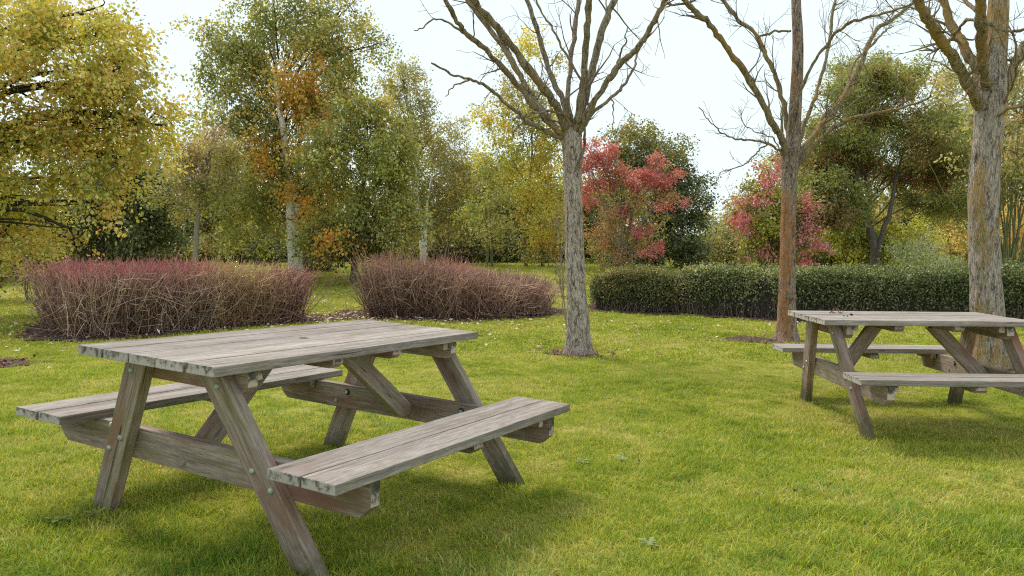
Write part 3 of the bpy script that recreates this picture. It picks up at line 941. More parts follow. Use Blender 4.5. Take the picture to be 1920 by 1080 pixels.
# ------------------------------------------------------------------ foliage
PAL = {
    'maple': [(.32, .295, .06), (.40, .34, .075), (.24, .255, .055), (.47, .35, .09), (.19, .215, .05), (.52, .32, .11), (.30, .29, .065), (.42, .33, .085)],
    'mapledark': [(.22, .24, .05), (.29, .29, .06), (.16, .185, .04), (.38, .31, .07)],
    'birch': [(.17, .195, .065), (.22, .235, .085), (.13, .16, .05), (.27, .265, .09), (.36, .30, .09)],
    'birchor': [(.50, .22, .035), (.47, .27, .045), (.28, .22, .05), (.56, .26, .05), (.50, .20, .05)],
    'midgreen': [(.18, .20, .055), (.22, .235, .07), (.14, .16, .045), (.27, .265, .075), (.34, .28, .07)],
    'dark': [(.055, .066, .03), (.075, .088, .036), (.10, .115, .045), (.04, .05, .022)],
    'darker': [(.04, .046, .022), (.06, .066, .03), (.075, .078, .04), (.09, .06, .04)],
    'tan': [(.27, .25, .10), (.22, .22, .09), (.33, .28, .11), (.18, .19, .08)],
    'greygreen': [(.22, .225, .105), (.28, .27, .125), (.17, .185, .085), (.32, .28, .14), (.25, .18, .12)],
    'yellow': [(.50, .38, .07), (.42, .34, .06), (.30, .28, .06), (.56, .34, .07), (.20, .21, .06)],
    'yellowgreen': [(.28, .29, .05), (.20, .23, .04), (.36, .34, .07), (.13, .16, .04)],
    'olive': [(.17, .18, .055), (.22, .21, .07), (.13, .14, .05), (.26, .22, .07)],
    'red': [(.38, .105, .12), (.42, .15, .155), (.28, .075, .09), (.40, .20, .17), (.30, .10, .10), (.34, .12, .13)],
    'pinkred': [(.42, .15, .19), (.37, .11, .15), (.33, .16, .15), (.46, .25, .26)],
    'brick': [(.26, .16, .10), (.30, .18, .10), (.22, .17, .08), (.26, .11, .08), (.19, .18, .07)],
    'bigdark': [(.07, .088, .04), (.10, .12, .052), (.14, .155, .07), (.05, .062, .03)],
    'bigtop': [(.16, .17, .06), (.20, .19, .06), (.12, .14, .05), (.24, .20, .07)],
    'pale': [(.42, .46, .26), (.50, .52, .33), (.28, .34, .16), (.36, .40, .2)],
    'orange': [(.56, .33, .13), (.60, .38, .15), (.48, .27, .10), (.42, .33, .12)],
    'rowan': [(.15, .18, .058), (.19, .215, .07), (.115, .145, .045), (.24, .24, .085), (.18, .20, .06), (.20, .15, .07)],
    'rowanred': [(.20, .09, .05), (.19, .14, .06), (.15, .15, .06), (.14, .14, .05), (.26, .10, .07)],
    'paleolive': [(.21, .22, .10), (.26, .26, .12), (.17, .19, .08), (.30, .27, .14)],
}
LEAVES = 0
GAIN = 1.8


def tone(C, k=.06):
    lum = (C * [.3, .55, .15]).sum(-1, keepdims=True)
    return np.clip((C * (1 - k) + lum * k) * [1.06, 1.0, 1.0] * GAIN, 0, .78)


def crown(root, blobs, d, leaf, name='foliage', mat=None, droop=0.3, twl=0.45, seed=0, aspect=0.62, per=16, thick=0.8, flat=0.0, gaps=0.15, mult=1.0, gf=2.1, csz=10, crad=.54):
    """blobs: (px, py, rx_px, rz_px, n_leaves, palette[, depth offset m]) leaves sit along short twigs that fill each blob's outer volume"""
    global LEAVES
    rng = np.random.default_rng(abs(seed))
    Ps, As, Cs = [], [], []
    for b in blobs:
        px, py, rx, rz, nl, pal = b[:6]
        dz = b[6] if len(b) > 6 else 0
        c = at(px, py, d + dz); s = (d + dz) / FPX
        rx, rz = rx * s, rz * s; ry = max(rx, rz) * thick
        nt_ = max(3, int(nl * 1.35 * mult) // per)
        u = rng.normal(size=(nt_ * 2, 3)); u /= np.linalg.norm(u, axis=1)[:, None]
        rad = rng.random(nt_ * 2) ** 0.42 * (1 + 0.22 * noise3(u, 2.6, seed + int(px) + 500))
        rad *= 1 + 0.12 * rng.normal(size=nt_ * 2)
        o = c + u * rad[:, None] * np.array([rx, ry, rz])
        keep = noise3(o, gf / max(rx, .3), seed + 5) > -0.55 + gaps
        o = o[keep]; u2 = u[keep]
        K = max(3, nt_ // csz)                      # boughs: twigs gather in sprays round K points
        oc, uc = o[:K], u2[:K]
        ai = rng.integers(len(oc), size=nt_)
        cr = crad * (rx * ry * rz) ** (1 / 3) / max(K, 1) ** (1 / 3) * rng.uniform(.6, 1.3, len(oc))
        o = oc[ai] + rng.normal(size=(nt_, 3)) * cr[ai][:, None] * [1, 1, .6]
        u2 = uc[ai] + rng.normal(0, .35, (nt_, 3))
        u2 /= np.linalg.norm(u2, axis=1)[:, None]
        k = len(o)
        cshade = rng.uniform(.82, 1.2, len(oc))[ai]
        ax = u2 * [1, 1, 1 - flat] + rng.normal(0, .45, (k, 3)) + [0, 0, -droop]
        ax /= np.linalg.norm(ax, axis=1)[:, None]
        L = twl * rng.uniform(.5, 1.3, k)
        palc = np.array(PAL[pal])
        w = noise3(oc, 1.6, seed + 8)[ai] + rng.normal(0, .35, len(oc))[ai]
        ci = np.clip(((w * .5 + .5 + rng.normal(0, .14, k)) * len(palc)).astype(int), 0, len(palc) - 1)
        tc_ = palc[ci] * cshade[:, None]
        t = rng.random((k, per))
        pos = o[:, None] + ax[:, None] * (L[:, None] * t)[..., None] + rng.normal(0, leaf * .9, (k, per, 3))
        pos[..., 2] -= droop * .35 * (L[:, None] * t ** 2)
        col = np.repeat(tc_[:, None], per, 1) * rng.uniform(.72, 1.3, (k, per, 1)) * rng.uniform(.93, 1.07, (k, per, 3))
        sw = rng.random((k, per)) < .13
        col[sw] = palc[rng.integers(len(palc), size=sw.sum())]
        la = rng.normal(0, .6, (k, per, 3)) + ax[:, None] * .6 + [0, 0, -.35]
        Ps.append(pos.reshape(-1, 3)); As.append(la.reshape(-1, 3)); Cs.append(col.reshape(-1, 3))
    P = np.concatenate(Ps); A = np.concatenate(As); C = np.concatenate(Cs)
    ok = P[:, 2] > g(P[:, 0], P[:, 1]) + 0.03
    P, A, C = P[ok], A[ok], C[ok]
    n = len(P); LEAVES += n
    nr = rng.normal(0, 1, (n, 3)) + [0, 0, .9]
    ln = leaf * rng.uniform(.65, 1.3, n)
    me = leaf_mesh(name, P, A, nr, ln, ln * aspect * rng.uniform(.8, 1.2, n), tone(C))
    o = link(name, me, mat or M_LEAF, root); o['kind'] = 'stuff'
    return o


def skeleton(root, base, blobs, d, r0, seed, top=None, col=(.10, .08, .065), name='branches', sub=4, mat=None):
    """branches from the trunk out into every blob"""
    rng = np.random.default_rng(abs(seed))
    tb = Tubes()
    base = np.array(base, float)
    for b in blobs:
        px, py, rx, rz = b[:4]; dz = b[6] if len(b) > 6 else 0
        c = at(px, py, d + dz); s = d / FPX
        if top is not None:
            h = np.clip((c[2] - base[2]) * .72 + base[2], base[2] + .5, top[2])
            k = (h - base[2]) / max(top[2] - base[2], .1)
            st = base + (np.array(top) - base) * k
        else:
            st = base
        mid = (st + c) / 2 + rng.normal(0, .1, 3) + [0, 0, .15 * np.linalg.norm(c - st)]
        path = smooth_path([st, mid, c], 6, .02, int(px) + seed)
        tb.add(path, np.linspace(r0 * .55, r0 * .2, len(path)), col, sides=5)
        for q in range(sub):
            i = rng.integers(len(path) // 3, len(path))
            e = c + rng.normal(size=3) * np.array([rx, rx * .6, rz]) * s * .7
            p2 = smooth_path([path[i], (path[i] + e) / 2 + rng.normal(0, .12, 3), e], 4, .02, q)
            tb.add(p2, np.linspace(r0 * .22, .004, len(p2)), col, sides=4)
    o = tb.build(name, mat or M_STEM, root, smooth=False); o['kind'] = 'stuff'
    return o


def tubetrunk(root, pix, d, ws, col=(.16, .13, .11), mat=None, name='trunk', seed=0, sides=10):
    dl = d if isinstance(d, (list, tuple)) else [d] * len(pix)
    pts = [at(x, y, q) for (x, y), q in zip(pix, dl)]
    d = dl[0]
    pts[0] = np.array([pts[0][0], pts[0][1], float(g(pts[0][0], pts[0][1])) - .05])
    path = smooth_path(pts, 7, .012, seed)
    r = np.interp(np.linspace(0, 1, len(path)), np.linspace(0, 1, len(ws)), ws) / FPX * d / 2
    tb = Tubes(); tb.add(path, r, col, sides=sides)
    tb.build(name, mat or M_STEM, root)
    return path


def tree(name, label, px, d, blobs, leaf, cat='tree', group=None, trunk=None, tw=(10, 6), tcol=(.14, .115, .10), skel=.05, tmat=None, **kw):
    b = foot(px, d)
    root = empty(name, b, label, cat, group)
    top = None
    if trunk:
        path = tubetrunk(root, trunk, d, tw, tcol, tmat, seed=int(px) + 500)
        top = path[-1]
    tc2 = kw.pop('tcol2', tuple(c * .7 for c in tcol))
    if skel:
        skeleton(root, b, blobs, d, skel, int(px) + 3, top=top, col=tc2, sub=4)
    crown(root, blobs, d, leaf, seed=int(px + 3000), **kw)
    return root



# ------------------------------------------------------------------ far trees behind everything
FAR = [
    ('green tree far off beyond the left edge, behind the yellow tree', -330, 34, [(-330, 330, 140, 110, 6000, 'olive'), (-450, 420, 110, 80, 3600, 'dark'), (-200, 420, 110, 70, 3600, 'dark')]),
    ('mixed green tree far off beyond the right edge', 2120, 32, [(2100, 330, 120, 120, 6000, 'olive'), (2200, 430, 120, 80, 3600, 'midgreen')]),
    ('dark leafy tree filling the gap behind the slim left trunk', 300, 36, [(300, 420, 120, 70, 5200, 'darker'), (260, 340, 90, 60, 3600, 'dark'), (390, 400, 80, 80, 4200, 'olive')]),
    ('grey-green thicket tree between the slim trunk and the big birch', 420, 33, [(430, 330, 60, 60, 3600, 'greygreen'), (450, 430, 80, 60, 5000, 'olive'), (380, 440, 70, 45, 3200, 'dark')]),
    ('dark tree low behind the big birch trunks', 560, 34, [(560, 400, 110, 80, 6000, 'olive'), (600, 450, 90, 45, 4200, 'dark')]),
    ('dark tree low behind the white-stemmed tan birch', 790, 38, [(740, 440, 90, 50, 4600, 'darker'), (850, 430, 90, 60, 5200, 'dark'), (900, 360, 60, 60, 3600, 'midgreen')]),
    ('dark green tree behind the thin stems left of the middle bare tree', 960, 36, [(930, 420, 80, 70, 5200, 'dark'), (1010, 440, 80, 60, 4800, 'dark'), (960, 350, 70, 60, 4200, 'midgreen')]),
    ('yellow-green bushy tree left of the red-leaved shrub', 1090, 31, [(1100, 470, 50, 40, 3200, 'yellowgreen'), (1080, 420, 50, 70, 3600, 'olive'), (1110, 400, 60, 60, 3000, 'olive')]),
    ('pale low tree in the dip of the skyline', 1370, 42, [(1360, 440, 60, 50, 4600, 'paleolive'), (1400, 470, 80, 40, 3600, 'greygreen'), (1320, 480, 60, 30, 2400, 'paleolive')]),
    ('dim green tree behind the feathery dark tree', 1700, 36, [(1600, 420, 100, 60, 5000, 'olive'), (1730, 330, 100, 90, 5200, 'olive'), (1690, 430, 60, 40, 2600, 'yellowgreen'), (1820, 300, 70, 100, 4200, 'greygreen'), (1840, 430, 80, 60, 3600, 'olive')]),
    ('tall grey-green tree behind the stoutest bare tree', 1900, 30, [(1900, 250, 80, 110, 5600, 'greygreen'), (1960, 380, 80, 110, 5000, 'olive'), (1800, 230, 40, 80, 2000, 'greygreen')]),
]
for lab, px, d, blobs in FAR:
    tree('background_tree', lab, px, d, blobs, .17, group='trees at the back of the park', skel=.07, twl=.9, per=14, thick=.5, gaps=0, trunk=[(px, 500), (px + 4, 440), (px, blobs[0][1])], tw=(9, 5), tcol=(.12, .10, .08))

# ------------------------------------------------------------------ trees, left to right
bl = [(-260, 120, 130, 110, 2600, 'maple'), (-270, 300, 120, 80, 2000, 'mapledark'), (-150, -40, 140, 70, 2200, 'maple'), (30, 55, 120, 60, 3800, 'maple'), (-90, 150, 140, 100, 3000, 'mapledark'), (120, 165, 135, 52, 5200, 'maple'), (50, 265, 140, 48, 5200, 'mapledark'),
      (190, 235, 95, 48, 3000, 'maple'), (120, 335, 115, 40, 2600, 'maple'), (0, 375, 110, 52, 3000, 'mapledark'), (215, 130, 70, 55, 2200, 'maple'),
      (-70, 430, 60, 40, 900, 'maple'), (155, 25, 85, 45, 2300, 'maple'), (262, 215, 58, 26, 900, 'maple'), (312, 234, 34, 13, 300, 'maple', .2),
      (185, 378, 42, 13, 260, 'maple'), (12, 440, 50, 26, 700, 'maple'), (5, 490, 28, 20, 220, 'maple'), (100, 90, 50, 45, 900, 'orange', .8), (250, 160, 40, 28, 500, 'maple'),
      (130, 430, 40, 10, 160, 'maple', -.4), (230, 295, 60, 25, 700, 'maple', .3), (210, 60, 35, 40, 600, 'maple', .2)]
tree('broadleaf_tree', 'wide tree with layered yellow and olive autumn leaves, at the left edge', -160, 12.5, bl, .066, droop=.22, flat=.8, skel=.10, twl=.55, per=24,
     trunk=[(-160, 560), (-165, 400), (-150, 200), (-140, 0)], tw=(60, 40), tcol=(.11, .085, .06), gaps=.42, thick=1.0, aspect=.72, mult=.95, tcol2=(.05, .04, .03))
# dark shrubs under it
tree('dark_evergreen', 'big dark evergreen bush under the yellow tree, behind the red-stemmed hedge', 230, 21,
     [(40, 400, 100, 60, 6000, 'darker'), (120, 430, 90, 55, 6200, 'darker'), (240, 400, 90, 70, 9000, 'bigdark'), (270, 350, 45, 55, 3600, 'bigdark'), (190, 330, 70, 40, 3800, 'dark'), (60, 450, 60, 45, 3200, 'dark'), (285, 450, 36, 40, 2600, 'bigdark'), (-30, 440, 80, 60, 3000, 'darker')],
     .085, cat='bush', skel=.06, mat=M_WAX, gaps=.05, twl=.4)
tree('low_bush', 'low dark and yellowish-green bush left of the red-stemmed hedge', 50, 16, [(40, 482, 50, 12, 900, 'yellowgreen'), (120, 475, 50, 10, 700, 'dark'), (0, 500, 50, 16, 800, 'darker')], .07, cat='bush', skel=.02)
tree('slim_tree', 'slim grey tree with thin silvery foliage, behind the red-stemmed hedge', 364, 19,
     [(385, 300, 50, 40, 1500, 'greygreen'), (410, 255, 40, 28, 700, 'greygreen'), (350, 330, 40, 35, 1200, 'greygreen'), (350, 275, 40, 25, 600, 'olive'), (330, 380, 30, 24, 500, 'olive'), (420, 340, 40, 50, 1400, 'olive')],
     .07, trunk=[(364, 500), (368, 440), (376, 380), (388, 310), (402, 250)], tw=(11, 9, 5, 3), tcol=(.30, .27, .22), skel=.035, gaps=.4, twl=.4)

# main birch
BD = 21.5
bl = [(490, 45, 75, 62, 3600, 'birch'), (560, 30, 55, 60, 2500, 'birch'), (420, 95, 48, 58, 2700, 'birch'), (465, 140, 50, 45, 1900, 'birch'), (600, 80, 62, 62, 3600, 'birch'), (430, 205, 50, 46, 2300, 'birch'), (480, 210, 40, 50, 1700, 'birch'), (640, 55, 36, 40, 900, 'birch'), (380, 60, 20, 24, 260, 'birch'), (722, 78, 16, 8, 130, 'birch'), (545, 150, 60, 50, 2200, 'birchor', -.8), (560, 190, 60, 60, 1600, 'birch', .2),
      (620, 165, 70, 55, 3800, 'birch'), (585, 235, 40, 50, 1700, 'birchor', -.9), (560, 270, 60, 50, 1500, 'birch', .3), (690, 88, 38, 16, 420, 'birch'), (652, 125, 36, 24, 700, 'birch'), (480, 300, 55, 66, 3200, 'birch'),
      (495, 265, 28, 52, 1300, 'birchor', -.9), (560, 330, 90, 55, 3900, 'birch'), (440, 370, 60, 60, 3000, 'midgreen'), (620, 350, 55, 65, 3400, 'midgreen'),
      (490, 410, 42, 36, 1400, 'midgreen', .8), (620, 430, 13, 34, 520, 'birchor', -2.6), (600, 385, 26, 24, 400, 'birchor', -2.0), (520, -50, 90, 55, 2300, 'birch'), (665, 0, 22, 16, 260, 'birch'), (580, 345, 45, 20, 500, 'birchor', -1.2),
      (640, 20, 30, 22, 420, 'birch'), (395, 165, 24, 36, 500, 'birch'), (425, 265, 22, 40, 500, 'birch'), (600, 430, 40, 26, 900, 'midgreen', .8)]
rb = foot(550, BD)
br = empty('birch_tree', rb, 'tall white-trunked birch with orange patches in its green crown', 'tree', 'birches')
p1 = tubetrunk(br, [(550, 520), (549, 470), (545, 410), (541, 340), (532, 250), (522, 190), (515, 110), (512, 20), (510, -60)], [BD, BD - .1, BD - .3, BD - .1, BD - .5, BD - .45, BD + .3, BD + .3, BD], (20, 18, 13, 9, 6, 3), mat=M_BIRCH, seed=1)
p2 = tubetrunk(br, [(561, 518), (560, 470), (557, 400), (558, 320), (562, 270), (575, 190), (590, 90), (600, 10)], [BD + .1, BD, BD - .2, BD, BD, BD, BD, BD], (14, 13, 11, 8, 5, 3), mat=M_BIRCH, seed=2)
skeleton(br, rb, bl, BD, .055, 31, top=p1[-1], col=(.09, .065, .05))
crown(br, bl, BD, .078, droop=.75, seed=77, twl=.6, per=18, gaps=.5, aspect=.75, mult=.85, gf=3.0)

tree('green_tree', 'spreading leafy green tree just right of the big birch', 664, 19.5,
     [(695, 245, 66, 52, 4600, 'midgreen'), (655, 320, 75, 62, 4600, 'midgreen'), (722, 330, 50, 70, 4200, 'midgreen'), (690, 415, 80, 40, 2800, 'midgreen'), (700, 440, 60, 22, 1400, 'dark'), (640, 240, 50, 45, 2200, 'birch'), (735, 410, 50, 50, 2600, 'olive'), (700, 200, 40, 25, 1100, 'midgreen'), (610, 440, 40, 30, 1200, 'midgreen'), (650, 455, 50, 18, 700, 'darker')],
     .08, trunk=[(662, 520), (664, 480), (668, 430), (680, 350), (690, 260)], tw=(13, 12, 8, 4), tcol=(.13, .12, .08), skel=.05, droop=.6, gaps=.36, mult=.8)
tree('small_evergreen', 'small rounded dark evergreen bush right behind the birch trunks', 592, 23, [(592, 480, 34, 24, 2600, 'darker'), (585, 500, 30, 14, 900, 'darker')], .06, cat='bush', skel=.02, mat=M_WAX, gaps=0)

# second birch, tan
BD2 = 29
bl = [(758, 150, 34, 34, 1300, 'tan'), (775, 195, 52, 40, 2400, 'tan'), (725, 165, 24, 26, 500, 'tan'), (800, 250, 66, 45, 3300, 'tan'), (790, 320, 80, 52, 4200, 'greygreen'), (850, 330, 50, 55, 2800, 'tan'), (800, 385, 90, 36, 3400, 'olive'), (740, 250, 40, 50, 1900, 'greygreen'),
      (740, 360, 50, 50, 2400, 'greygreen'), (880, 300, 22, 36, 500, 'tan'), (868, 405, 40, 40, 1900, 'olive'), (848, 235, 26, 26, 350, 'tan'), (750, 118, 18, 14, 200, 'tan')]
rb = foot(791, BD2)
br = empty('birch_tree', rb, 'slender white-stemmed birch with fine tan-green foliage, behind the dark-stemmed hedge', 'tree', 'birches')
p1 = tubetrunk(br, [(793, 512), (792, 470), (788, 425), (784, 380), (780, 300), (770, 200), (762, 130)], [BD2 - .6, BD2 - .9, BD2 - 1, BD2 - .8, BD2, BD2, BD2], (12, 11, 8, 6, 4, 2), mat=M_BIRCH, seed=3)
tubetrunk(br, [(795, 500), (797, 450), (797, 425), (800, 390), (810, 330)], BD2 - .8, (7, 7, 5, 3), mat=M_BIRCH, seed=4)
skeleton(br, rb, bl, BD2, .045, 41, top=p1[-1], col=(.12, .10, .08))
crown(br, bl, BD2, .085, droop=.8, seed=78, twl=.65, per=18, gaps=.22)

tree('yellow_tree', 'loose tree with yellow autumn leaves left of the middle bare tree', 985, 26,
     [(1000, 95, 36, 36, 750, 'yellow'), (955, 150, 34, 44, 800, 'tan'), (1015, 170, 52, 55, 1700, 'tan'), (950, 215, 50, 34, 1500, 'yellow'), (1000, 250, 60, 42, 2700, 'yellow'), (950, 285, 46, 36, 1700, 'yellowgreen'), (985, 335, 56, 40, 2600, 'yellow'), (1035, 330, 26, 60, 1500, 'yellow'),
      (995, 395, 36, 42, 1500, 'yellow', -.5), (930, 340, 32, 40, 1100, 'midgreen'), (1040, 420, 20, 45, 700, 'yellow'), (1010, 445, 28, 26, 500, 'orange')],
     .085, trunk=[(987, 505), (984, 450), (990, 380), (998, 280), (1000, 150)], tw=(7, 6, 4, 2), tcol=(.20, .17, .12), skel=.04, droop=.5, gaps=.3, twl=.5)
for k, (px, top_, lab) in enumerate([(912, 380, 'thin straight stem left of the yellow tree'), (921, 400, 'second thin straight stem, just right of the first'), (1016, 430, 'thin pale stem between the yellow tree and the middle bare tree')]):
    tree('young_tree', lab, px, 24 + k, [(px, top_, 30, 40, 900, 'midgreen'), (px + 4, top_ + 60, 26, 30, 400, 'olive')], .08, trunk=[(px, 505), (px + 2, 460), (px - 2, top_)], tw=(6, 5, 3), tcol=(.15, .15, .08), skel=.02, gaps=.2, group='young trees')
tree('dark_bush', 'dark bush behind the thin stems', 960, 31, [(900, 468, 46, 26, 2600, 'dark'), (960, 462, 46, 34, 2800, 'bigdark'), (1030, 475, 40, 26, 2200, 'dark'), (830, 472, 50, 20, 2000, 'darker')], .10, cat='bush', skel=.03, gaps=0, mat=M_WAX)
tree('dark_bush', 'dark bush behind the hedge gap, left of the birch trunks', 440, 27, [(400, 470, 60, 26, 2800, 'olive'), (480, 468, 60, 30, 3000, 'dark'), (330, 475, 50, 22, 2000, 'darker')], .10, cat='bush', skel=.03, gaps=0)

# large rounded dark tree
tree('rounded_tree', 'large rounded dark green tree behind the red-leaved shrub', 1240, 25,
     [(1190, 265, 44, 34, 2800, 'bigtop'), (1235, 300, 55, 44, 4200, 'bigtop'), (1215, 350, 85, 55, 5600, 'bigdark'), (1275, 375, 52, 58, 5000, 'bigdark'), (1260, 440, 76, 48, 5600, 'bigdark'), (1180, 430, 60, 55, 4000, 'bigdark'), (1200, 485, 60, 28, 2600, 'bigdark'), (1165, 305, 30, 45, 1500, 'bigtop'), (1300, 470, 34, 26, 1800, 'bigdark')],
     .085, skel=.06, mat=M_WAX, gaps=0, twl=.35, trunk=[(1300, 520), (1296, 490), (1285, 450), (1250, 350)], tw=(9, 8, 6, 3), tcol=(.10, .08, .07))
# red shrub
RD = 19.5
reds = [(1105, 287, 26, 20, 620, 'red'), (1128, 300, 26, 16, 480, 'red'), (1108, 322, 26, 24, 700, 'red'), (1143, 278, 18, 10, 240, 'red'), (1112, 352, 26, 18, 560, 'red'), (1143, 350, 20, 14, 360, 'red'), (1185, 344, 32, 14, 560, 'red'), (1160, 320, 26, 14, 400, 'red'),
        (1206, 326, 24, 16, 440, 'red'), (1231, 335, 28, 12, 420, 'pinkred'), (1256, 333, 20, 10, 260, 'red'), (1228, 302, 18, 9, 200, 'red'), (1241, 292, 12, 7, 110, 'red'), (1253, 350, 20, 9, 260, 'red'), (1176, 392, 24, 16, 420, 'pinkred'), (1256, 389, 28, 8, 260, 'pinkred'),
        (1209, 433, 18, 12, 280, 'pinkred'), (1222, 458, 18, 8, 180, 'pinkred'), (1215, 478, 20, 6, 130, 'pinkred'), (1100, 380, 20, 16, 300, 'red'), (1240, 365, 20, 12, 260, 'brick')]
brow = [(1130, 400, 45, 40, 1100, 'brick'), (1180, 370, 46, 36, 900, 'olive'), (1150, 450, 45, 36, 1000, 'brick'), (1195, 420, 34, 30, 600, 'olive'), (1120, 480, 34, 26, 700, 'olive'), (1220, 400, 30, 22, 400, 'olive'), (1130, 350, 40, 30, 600, 'brick')]
rb = foot(1165, RD)
rs = empty('red_shrub', rb, 'shrub tree with clusters of bright red leaves, right of the middle bare tree', 'tree')
for k, pix in enumerate([[(1166, 520), (1160, 460), (1135, 390), (1110, 320)], [(1167, 520), (1166, 440), (1160, 370), (1150, 290)], [(1168, 520), (1175, 450), (1188, 390), (1205, 330)], [(1170, 520), (1190, 455), (1218, 400), (1250, 345)], [(1163, 520), (1145, 450), (1112, 410), (1098, 350)]]):
    tubetrunk(rs, pix, RD + .15 * (k - 2), (7, 6, 4, 2), (.20, .16, .11), name='stem', seed=k + 50)
skeleton(rs, rb, reds, RD, .028, 61, top=at(1172, 400, RD), col=(.20, .15, .10), sub=3)
reds = [(b[0], b[1], b[2] * .95, b[3] * .8, int(b[4] * 1.5), b[5]) for b in reds]
crown(rs, reds, RD, .06, name='red_leaves', seed=80, droop=.0, twl=.2, per=16, flat=.6, gaps=.15, aspect=.45)
crown(rs, brow, RD, .055, name='brown_foliage', seed=81, twl=.4, gaps=.3)

tree('pale_bush', 'pale olive feathery bush between the rounded tree and the pink shrub', 1340, 27,
     [(1345, 440, 42, 38, 2600, 'paleolive'), (1385, 460, 50, 38, 3000, 'paleolive'), (1365, 400, 22, 18, 400, 'paleolive'), (1330, 490, 50, 24, 2000, 'olive')], .08, cat='bush', skel=.03, gaps=.05)
PD = 18.2
tree('pink_shrub', 'shrub with pink-red bunches over yellow-green leaves, behind the lichened bare tree', 1440, PD,
     [(1440, 345, 32, 26, 1300, 'yellowgreen'), (1410, 400, 36, 50, 2300, 'olive'), (1455, 400, 46, 50, 2500, 'yellowgreen'), (1430, 430, 30, 30, 900, 'yellowgreen', -.4), (1480, 410, 26, 30, 600, 'olive', -.4), (1500, 420, 34, 42, 1500, 'brick'), (1440, 460, 60, 32, 2400, 'olive'),
      (1442, 318, 15, 10, 180, 'pinkred', -.6), (1425, 340, 12, 8, 120, 'pinkred', -.6), (1390, 400, 14, 18, 252, 'pinkred', -.6), (1402, 378, 10, 11, 132, 'pinkred', -.6), (1420, 385, 8, 11, 108, 'pinkred', -.6), (1500, 385, 12, 11, 156, 'pinkred', -.6), (1508, 432, 15, 11, 204, 'pinkred', -.6),
      (1530, 447, 14, 11, 180, 'pinkred', -.6), (1495, 452, 10, 13, 144, 'pinkred', -.6), (1420, 470, 12, 8, 96, 'pinkred', -.6), (1395, 425, 12, 6, 96, 'pinkred', -.6), (1500, 480, 12, 14, 180, 'red', -.8), (1455, 322, 12, 13, 120, 'pinkred', -.6), (1520, 400, 10, 10, 96, 'pinkred', -.6)],
     .065, skel=.035, gaps=.1, twl=.3, tcol=(.2, .16, .1))
# feathery dark tree with forked trunk
DD = 19
bl = [(1618, 160, 44, 44, 2600, 'rowan'), (1560, 215, 46, 36, 2200, 'rowan'), (1680, 195, 52, 40, 2400, 'rowan'), (1740, 215, 52, 46, 2300, 'rowan'), (1560, 285, 60, 36, 2500, 'rowan'), (1640, 262, 60, 36, 2400, 'rowan'), (1730, 290, 56, 36, 2100, 'rowan'),
      (1540, 350, 50, 32, 1900, 'rowan'), (1640, 330, 55, 26, 1500, 'rowanred'), (1720, 350, 60, 26, 1700, 'rowanred'), (1590, 395, 46, 22, 1200, 'rowan'), (1700, 395, 42, 20, 800, 'rowanred'), (1790, 250, 30, 50, 900, 'rowan'), (1640, 200, 14, 26, 220, 'yellowgreen'), (1700, 150, 20, 20, 300, 'tan'), (1770, 170, 24, 24, 320, 'greygreen'), (1520, 270, 22, 22, 350, 'rowan')]
rp_ = np.random.default_rng(15)
bl = []
for k in range(46):
    a_ = rp_.uniform(0, 1); yy = 130 + 290 * a_
    half = 60 + 110 * math.sin(min(1, a_ * 1.25) * 1.9)
    xx = 1645 + 10 * a_ + rp_.uniform(-1, 1) * half
    if xx > 1830: continue
    pal_ = 'rowanred' if (a_ > .5 and rp_.random() < .35) else 'rowan'
    if a_ > .72 and abs(xx - 1650) < 40: continue
    if a_ > .5 and abs(xx - 1640) < 60 and rp_.random() < .5: continue
    bl.append((xx, yy, rp_.uniform(26, 48), rp_.uniform(9, 17), int(rp_.uniform(420, 900)), pal_, rp_.uniform(-1.3, 1.3)))
for q_ in ((1550, 245), (1530, 305), (1598, 300), (1568, 348), (1742, 240), (1765, 300), (1700, 320), (1520, 355), (1740, 375), (1600, 395), (1690, 180)):
    bl.append((*q_, 44, 15, 900, 'rowan', rp_.uniform(-.8, .8)))
bl += [(1640, 190, 14, 26, 220, 'yellowgreen'), (1700, 150, 20, 20, 260, 'tan'), (1770, 170, 22, 22, 260, 'greygreen')]
rb = foot(1642, DD)
dr = empty('forked_tree', rb, 'forked grey-trunked tree with feathery dark green crown, right of the lichened bare tree', 'tree')
pA = tubetrunk(dr, [(1642, 520), (1641, 480), (1634, 440), (1622, 400), (1608, 330), (1602, 260), (1612, 180)], DD, (18, 17, 15, 12, 8, 4), (.16, .135, .12), seed=70)
tubetrunk(dr, [(1641, 480), (1652, 445), (1668, 400), (1680, 340), (1700, 260)], DD - .1, (10, 9, 7, 3), (.15, .125, .11), seed=71)
skeleton(dr, rb, bl[::2], DD, .032, 72, top=pA[-1], col=(.09, .075, .065), sub=5)
crown(dr, bl, DD, .085, mult=2.3, droop=-.1, seed=82, twl=.4, per=36, gaps=.12, aspect=.34, flat=.6)
tree('yellow_bush', 'yellow-green leafy bush under the feathery dark tree', 1590, 22, [(1570, 430, 50, 38, 2600, 'yellowgreen'), (1620, 465, 70, 34, 3200, 'yellowgreen'), (1530, 480, 34, 24, 1300, 'dark'), (1700, 440, 50, 34, 2200, 'yellowgreen'), (1650, 400, 40, 30, 1400, 'olive')], .095, cat='bush', skel=.03, gaps=.1)
tree('pale_shrub', 'pale variegated shrub above the clipped hedge', 1715, 18.5, [(1715, 480, 36, 24, 2300, 'pale'), (1745, 500, 30, 14, 900, 'pale'), (1695, 465, 22, 14, 600, 'pale')], .05, cat='bush', skel=.02, gaps=0)
